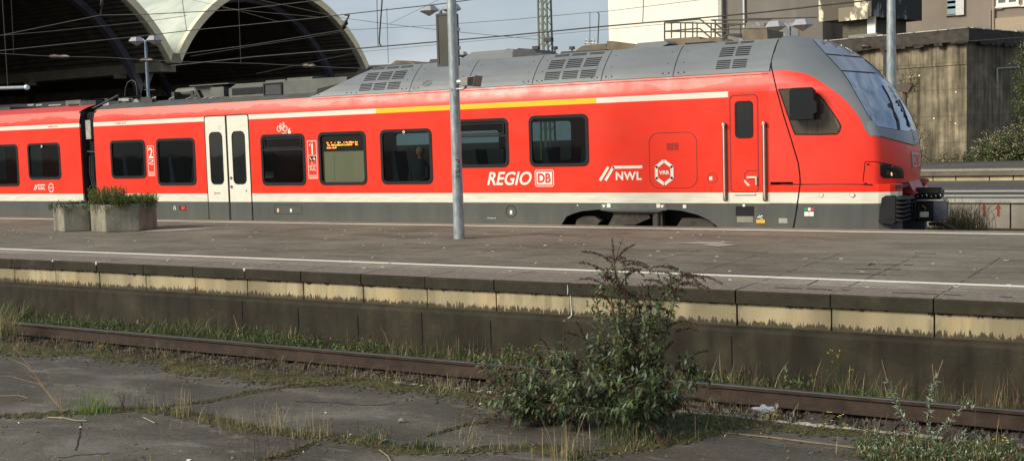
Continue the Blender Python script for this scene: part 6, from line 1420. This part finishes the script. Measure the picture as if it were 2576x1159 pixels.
stalks('green and straw tuft with arching blades before the pebble',935,1112,.36,40,.22,.09,108,[M_grass,M_dry],.004,.8)
stalks('low bright green rosette growing in the crack near the shrub',1062,1128,.36,60,.10,.08,109,[M_grass],.008,1.0)
stalks('few straw stems close to the lower left spikes of the shrub',1180,1110,.36,14,.30,.08,110,[M_dry],.003,.35)
stalks('tall straw stems in front of the shrub by the lower picture edge',1400,1165,.36,18,.40,.14,111,[M_dry],.004,.4)
stalks('second bunch of straw stems below the middle of the shrub',1440,1150,.36,16,.36,.06,112,[M_dry],.004,.25)
stalks('single stalk with an orange dry head at the lower edge of the asphalt',372,1165,.36,6,.10,.03,113,[M_dry,M_redweed],.003,.2,heads=(1,8,.006,.01,.016))
stalks('dark headed dry stalks at the bottom of the near asphalt',640,1160,.36,14,.26,.20,114,[M_redweed],.003,.3,heads=(5,12,.008,.04,.012))
stalks('red brown dock with a dark seed head standing in the first crack',308,1032,.36,3,.20,.02,115,[M_redweed],.004,.2,'weed','dry_dock',(4,40,.05,.04,.014))
stalks('pale withered herb with curled leaves standing in the first crack',352,1028,.36,6,.20,.03,116,[M_dry,M_silver_leaf],.004,.3,'weed','withered_herb',(6,30,.02,.14,.016))
stalks('tall pale dry grass clump at the left end of the rail',12,868,-.1,150,.62,.18,117,[M_dry,M_grass],.006,.6,Y=10.9)
stalks('orange straw weed fanning out over the asphalt left of the green tuft',150,1035,.36,5,.16,.03,118,[M_dry],.005,.9)
m=MB(); R=random.Random(119); bpt=atZ(152,1025,.36)
for pts in ([(152,1025),(120,985),(80,930),(45,885),(30,870)],[(152,1025),(130,975),(115,915),(103,868)],[(150,1023),(100,965),(60,955),(25,945),(0,945)],[(80,930),(60,915),(20,900)],[(70,1000),(45,993),(0,995)],[(120,985),(95,955),(65,938)],[(152,1025),(156,990),(158,965)]):
    P=[]
    for k,(x,y) in enumerate(pts): P.append(atY(x,y,bpt.y-.02*k))
    m.tube(P,[.0036*(1-.7*k/len(P)) for k in range(len(P))],5)
    for a,c in zip(P,P[1:]):
        for q in range(7): leaf(m,a.lerp(c,R.random()),rv(R)+Vector((0,0,.3)),Vector((0,0,1)),.012,.005)
tag(m.build('dry_stalk_fan',plain('orange_straw',(.27,.18,.09),.8,var=.3),normals=False),'long orange straw stalks leaning left from one root in the first crack','weed')
# yellow flowering weeds
def flowers(label,px,py,Y,z,n,h,spread,seed,fl=3,green=40):
    R=random.Random(seed); p=atY(px,py,Y); t=thing('flowering_weed',label,'flower',(p.x,Y,z),'yellow flowering weeds by the track'); m=MB(); f=MB()
    blades(m,p.x,Y,z,green,h*.55,spread,R,.005,.8,0)
    for k in range(n):
        q=Vector((p.x+R.uniform(-spread,spread),Y+R.uniform(-.1,.1),z)); hh=h*R.uniform(.55,1); t_=q+Vector((R.uniform(-.06,.06),R.uniform(-.04,.04),hh)); m.tube([q,q.lerp(t_,.6)+Vector((.01,0,0)),t_],.0025,4,0)
        for j in range(6): leaf(m,q.lerp(t_,R.uniform(.2,.9)),rv(R),Vector((0,0,1)),.035,.010,0)
        for j in range(R.randint(1,fl)):
            c_=t_+rv(R)*.02; 
            for e in range(6): a=e*pi/3; leaf(f,c_,Vector((cos(a),sin(a),.35)),Vector((0,0,1)),.011,.008)
    m.build('stems',[M_grass,M_dry],t,normals=False); f.build('petals',M_flower,t,normals=False); return t
for k,a in enumerate([('yellow flowering weed cluster in front of the rail near the middle',975,930,9.5,-.2,26,.42,.35,201,3,90),('yellow flowers on dry stems against the lower wall right of the big shrub',2105,930,12.0,-.2,8,.52,.15,202,2,60),('small yellow flowers just left of the shrub behind the rail',1300,870,11.9,-.2,14,.36,.25,203,2,80),
    ('lone yellow flower stem in front of the rail in the left third',268,900,10.5,-.2,5,.36,.10,204,2,25),('yellow flower stems against the wall above the left rail',515,770,12.1,-.2,3,.52,.12,205,1,25),('sparse yellow flowers against the lower wall near the left picture side',150,800,12.0,-.2,4,.42,.2,206,1,30),
    ('yellow topped stem standing beside the white litter',1952,1040,8.85,.1,5,.30,.03,207,4,10),('bushy yellow topped weed right of the white litter',2100,1075,8.78,.2,9,.24,.05,208,4,30),('little yellow flowers at the foot of the rail left of the shrub',545,910,9.6,-.2,6,.40,.15,209,2,40),('orange yellow flower at the lower right platform edge',2522,1150,8.5,.36,3,.14,.05,210,3,20)]): flowers(*a)
# rusty weeds and dry stems on the right
for k,(lab,px,py,Y,z,n,h,sp) in enumerate([('red brown stems in front of the rail left of the silvery plant',2240,1100,8.9,-.1,12,.75,.12),('thin dry stems against the lower wall above the silvery plant',2330,1000,11.9,-.2,9,.62,.5),('dry stem with a dark head leaning over the rail at the far right',2400,1060,9.6,-.2,4,.85,.15),
    ('rusty weed patch by the lower wall near the left rail',420,840,12.0,-.2,30,.50,.5),('thin brown stems by the wall between the left weeds',300,815,12.1,-.2,18,.60,.5),('rusty brown weed clump by the lower wall left of the shrub',1175,860,12.0,-.2,46,.48,.30),('pale red stems in front of the rail left of the shrub',1215,950,9.2,-.2,10,.62,.12),('brown stems hanging in front of the rail near its left end',365,950,9.3,-.2,18,.42,.4),
    ('straw stems beside the platform edge below the yellow flowers',1080,985,8.6,.36,26,.13,.10),('twiggy dark weed by the wall right of the shrub',1880,930,11.9,-.2,40,.45,.35),('brown weeds against the wall at the right picture side',2500,1010,11.8,-.2,30,.40,.5),('dry stems between rail and edge at the right picture side',2520,1090,9.1,-.15,20,.35,.3),('olive stems in front of the rail beside the broken box',1770,1000,9.5,-.2,26,.40,.3)]):
    stalks(lab,px,py,z,n,h,sp,300+k,[M_redweed if k%2==0 else M_drydull,M_grass],.0052,.42,'weed','dry_weed',Y=Y)
# silvery plant at the lower right
R=random.Random(401); sv=thing('silvery_shrub','pale silvery leaved young shrub with three upright shoots at the lower right platform edge','shrub',tuple(atZ(2340,1120,.36)))
lvs,sts=MB(),MB()
def shoot(pts,R,L_=.05,dn=1.0,dy=0):
    P=[atY(x,y,8.55+dy-.01*k) for k,(x,y) in enumerate(pts)]; sts.tube(P,[.004*(1-.5*k/len(P)) for k in range(len(P))],5,0)
    for a,c in zip(P,P[1:]):
        n=int((c-a).length/.014*dn)
        for k in range(n):
            p=a.lerp(c,(k+R.random())/max(1,n)); d=(c-a).normalized(); 
            for q in range(3): leaf(lvs,p,rv(R)+d*.7,Vector((0,0,1)),L_*R.uniform(.8,1.4),L_*R.uniform(.28,.42),0)
shoot([(2330,1120),(2290,1075),(2265,1040),(2250,1005),(2240,975),(2232,958)],R,.045)
shoot([(2345,1115),(2335,1060),(2340,1000),(2350,960),(2356,950)],R,.045)
shoot([(2350,1125),(2365,1085),(2395,1050),(2420,1030),(2450,1015)],R,.040)
shoot([(2340,1130),(2300,1120),(2250,1130),(2190,1140)],R,.035); shoot([(2350,1130),(2400,1110),(2430,1085)],R,.035); shoot([(2330,1135),(2290,1150),(2200,1150)],R,.03); shoot([(2330,1120),(2300,1095),(2240,1090),(2180,1085)],R,.03); shoot([(2340,1120),(2360,1150),(2330,1160)],R,.03)
for a,c in (((2356,950),(2372,905)),((2232,958),(2218,905)),((2350,960),(2345,915))):
    p,q=atY(*a,8.5),atY(*c,8.5); sts.tube([p,q],.0022,4,1)
lvs.build('leaves',[M_silver_leaf],sv,normals=False); sts.build('stems',[M_stem,M_drystem],sv,normals=False)
m=MB(); R=random.Random(402)
for k in range(420):
    p=atZ(R.uniform(2160,2560),R.uniform(1112,1160),.36); blades(m,p.x,p.y,.36,R.randint(3,8),R.uniform(.03,.11),.04,R,.0035,1,R.choice((0,0,0,1,2)))
    if R.random()<.5:
        for j in range(6): leaf(m,Vector((p.x,p.y,.37))+rv(R)*.03,rv(R)+Vector((0,0,.6)),Vector((0,0,1)),R.uniform(.02,.04),.012,R.choice((0,3)))
tag(m.build('ground_weeds',[M_grass,M_dry,M_redweed,M_silver_leaf],normals=False),kind='stuff')
# green clumps right of the big shrub on the edge
stalks('green leafy clump on the platform edge just right of the big shrub',1770,1075,.36,90,.17,.14,501,[M_grass,M_dry],.006,.8)
stalks('green grass clump under the right side of the big shrub',1700,1095,.36,90,.20,.16,502,[M_grass,M_dry],.004,.7)
stalks('small green clump on the crumbling edge left of the litter',1870,1062,.36,60,.09,.12,503,[M_grass,M_dry],.005,.9)
stalks('olive grass clump over the edge left of the big shrub',1130,985,.36,60,.16,.16,504,[M_dry,M_grass],.0035,.8)
# litter, box, pebble, twigs
p=atY(1926,1028,9.0)
m=MB(); R=random.Random(601); n=40; c0=Vector((p.x,9.0,p.z-.02))
for (ox,oz,rx,rz_) in ((0,.015,.065,.026),(-.075,.015,.045,.015),(.05,.02,.03,.024),(-.02,.035,.028,.02)):
    rows=[]
    for i in range(8):
        t=pi*i/7; rows.append([c0+Vector((ox+rx*sin(t)*cos(u*pi/5)*R.uniform(.65,1.2),rx*.8*sin(t)*sin(u*pi/5)*R.uniform(.65,1.2),oz+rz_*cos(t)*R.uniform(.8,1.3))) for u in range(10)])
        rows[-1].append(rows[-1][0])
    m.grid(rows,sm=False)
leaf(m,c0+Vector((.09,0,.03)),Vector((.2,0,1)),Vector((0,1,0)),.05,.03); tag(m.build('plastic_litter',M_litter,normals=False),'crumpled white plastic litter lying between the rail and the platform edge','litter')
m=MB(); p,q=atY(1655,955,11.75),atY(1718,926,11.75); m.box(p.x,q.x,11.75,12.0,-.22,q.z); m.box(q.x+.012,q.x+.05,11.78,11.98,-.22,q.z+.015); m.box(p.x-.01,q.x+.06,11.74,12.01,q.z-.012,q.z+.004); tag(m.build('rusty_box',M_rust,bevel=.008),'small rusty box on the far side of the rail right of the big shrub','box')
m=MB(); p=atZ(1011,1060,.36); m.tube([p+Vector((-.03,0,.004)),p+Vector((-.012,0,.014)),p+Vector((.015,0,.016)),p+Vector((.03,0,.005))],[.008,.018,.016,.006],7); tag(m.build('pebble',plain('greenish_stone',(.17,.17,.14),.8),normals=True),'single grey pebble lying on the near asphalt','stone')
for k,(lab,pts,r) in enumerate([('pale bare twig lying along the mossy crack at the left',[(120,1049),(160,1050),(190,1057),(220,1057)],.007),('short bare twig lying on the asphalt below the fork of the crack',[(360,1048),(375,1056),(390,1063)],.005),('thin bent twig by the lower centre of the asphalt',[(955,1130),(975,1145),(985,1162)],.004),('thin dark twig lying in front of the shrub base',[(1165,1133),(1190,1124),(1240,1115)],.004)]):
    m=MB(); m.tube([atZ(x,y,.368) for x,y in pts],r,6); tag(m.build('fallen_twig',plain('grey_bark',(.26,.22,.16),.8),normals=False),lab,'twig')
m=MB(); R=random.Random(701)
for k in range(110):
    p=atZ(R.uniform(0,2200),R.uniform(1010,1159),.362); d=rv(R); d.z*=.2; leaf(m,p+Vector((0,0,.003)),d,Vector((0,0,1)),R.uniform(.012,.03),R.uniform(.008,.016),R.choice((0,0,1,2)))
tag(m.build('fallen_leaves',[plain('yellow_fallen_leaf',(.42,.26,.06),.7),plain('brown_fallen_leaf',(.10,.05,.03),.8),plain('pale_fallen_leaf',(.40,.36,.28),.8)],normals=False),kind='stuff')
# fine cracks in the near asphalt
m=MB(); R=random.Random(801)
for pts in ([(205,1062),(200,1100),(188,1136)],[(150,1150),(200,1143),(290,1138)],[(745,1008),(830,1012),(950,1020),(1010,1010)]):
    P=[]
    for a,c in zip(pts,pts[1:]):
        for k in range(6): P.append((lerp(a[0],c[0],k/6)+R.uniform(-2,2),lerp(a[1],c[1],k/6)+R.uniform(-1.5,1.5)))
    Q=[atZ(x,y,.357) for x,y in P]
    for a,c in zip(Q,Q[1:]): m.bar(a,c,R.uniform(.004,.01),.003)
tag(m.build('asphalt_cracks',M_black),kind='structure')
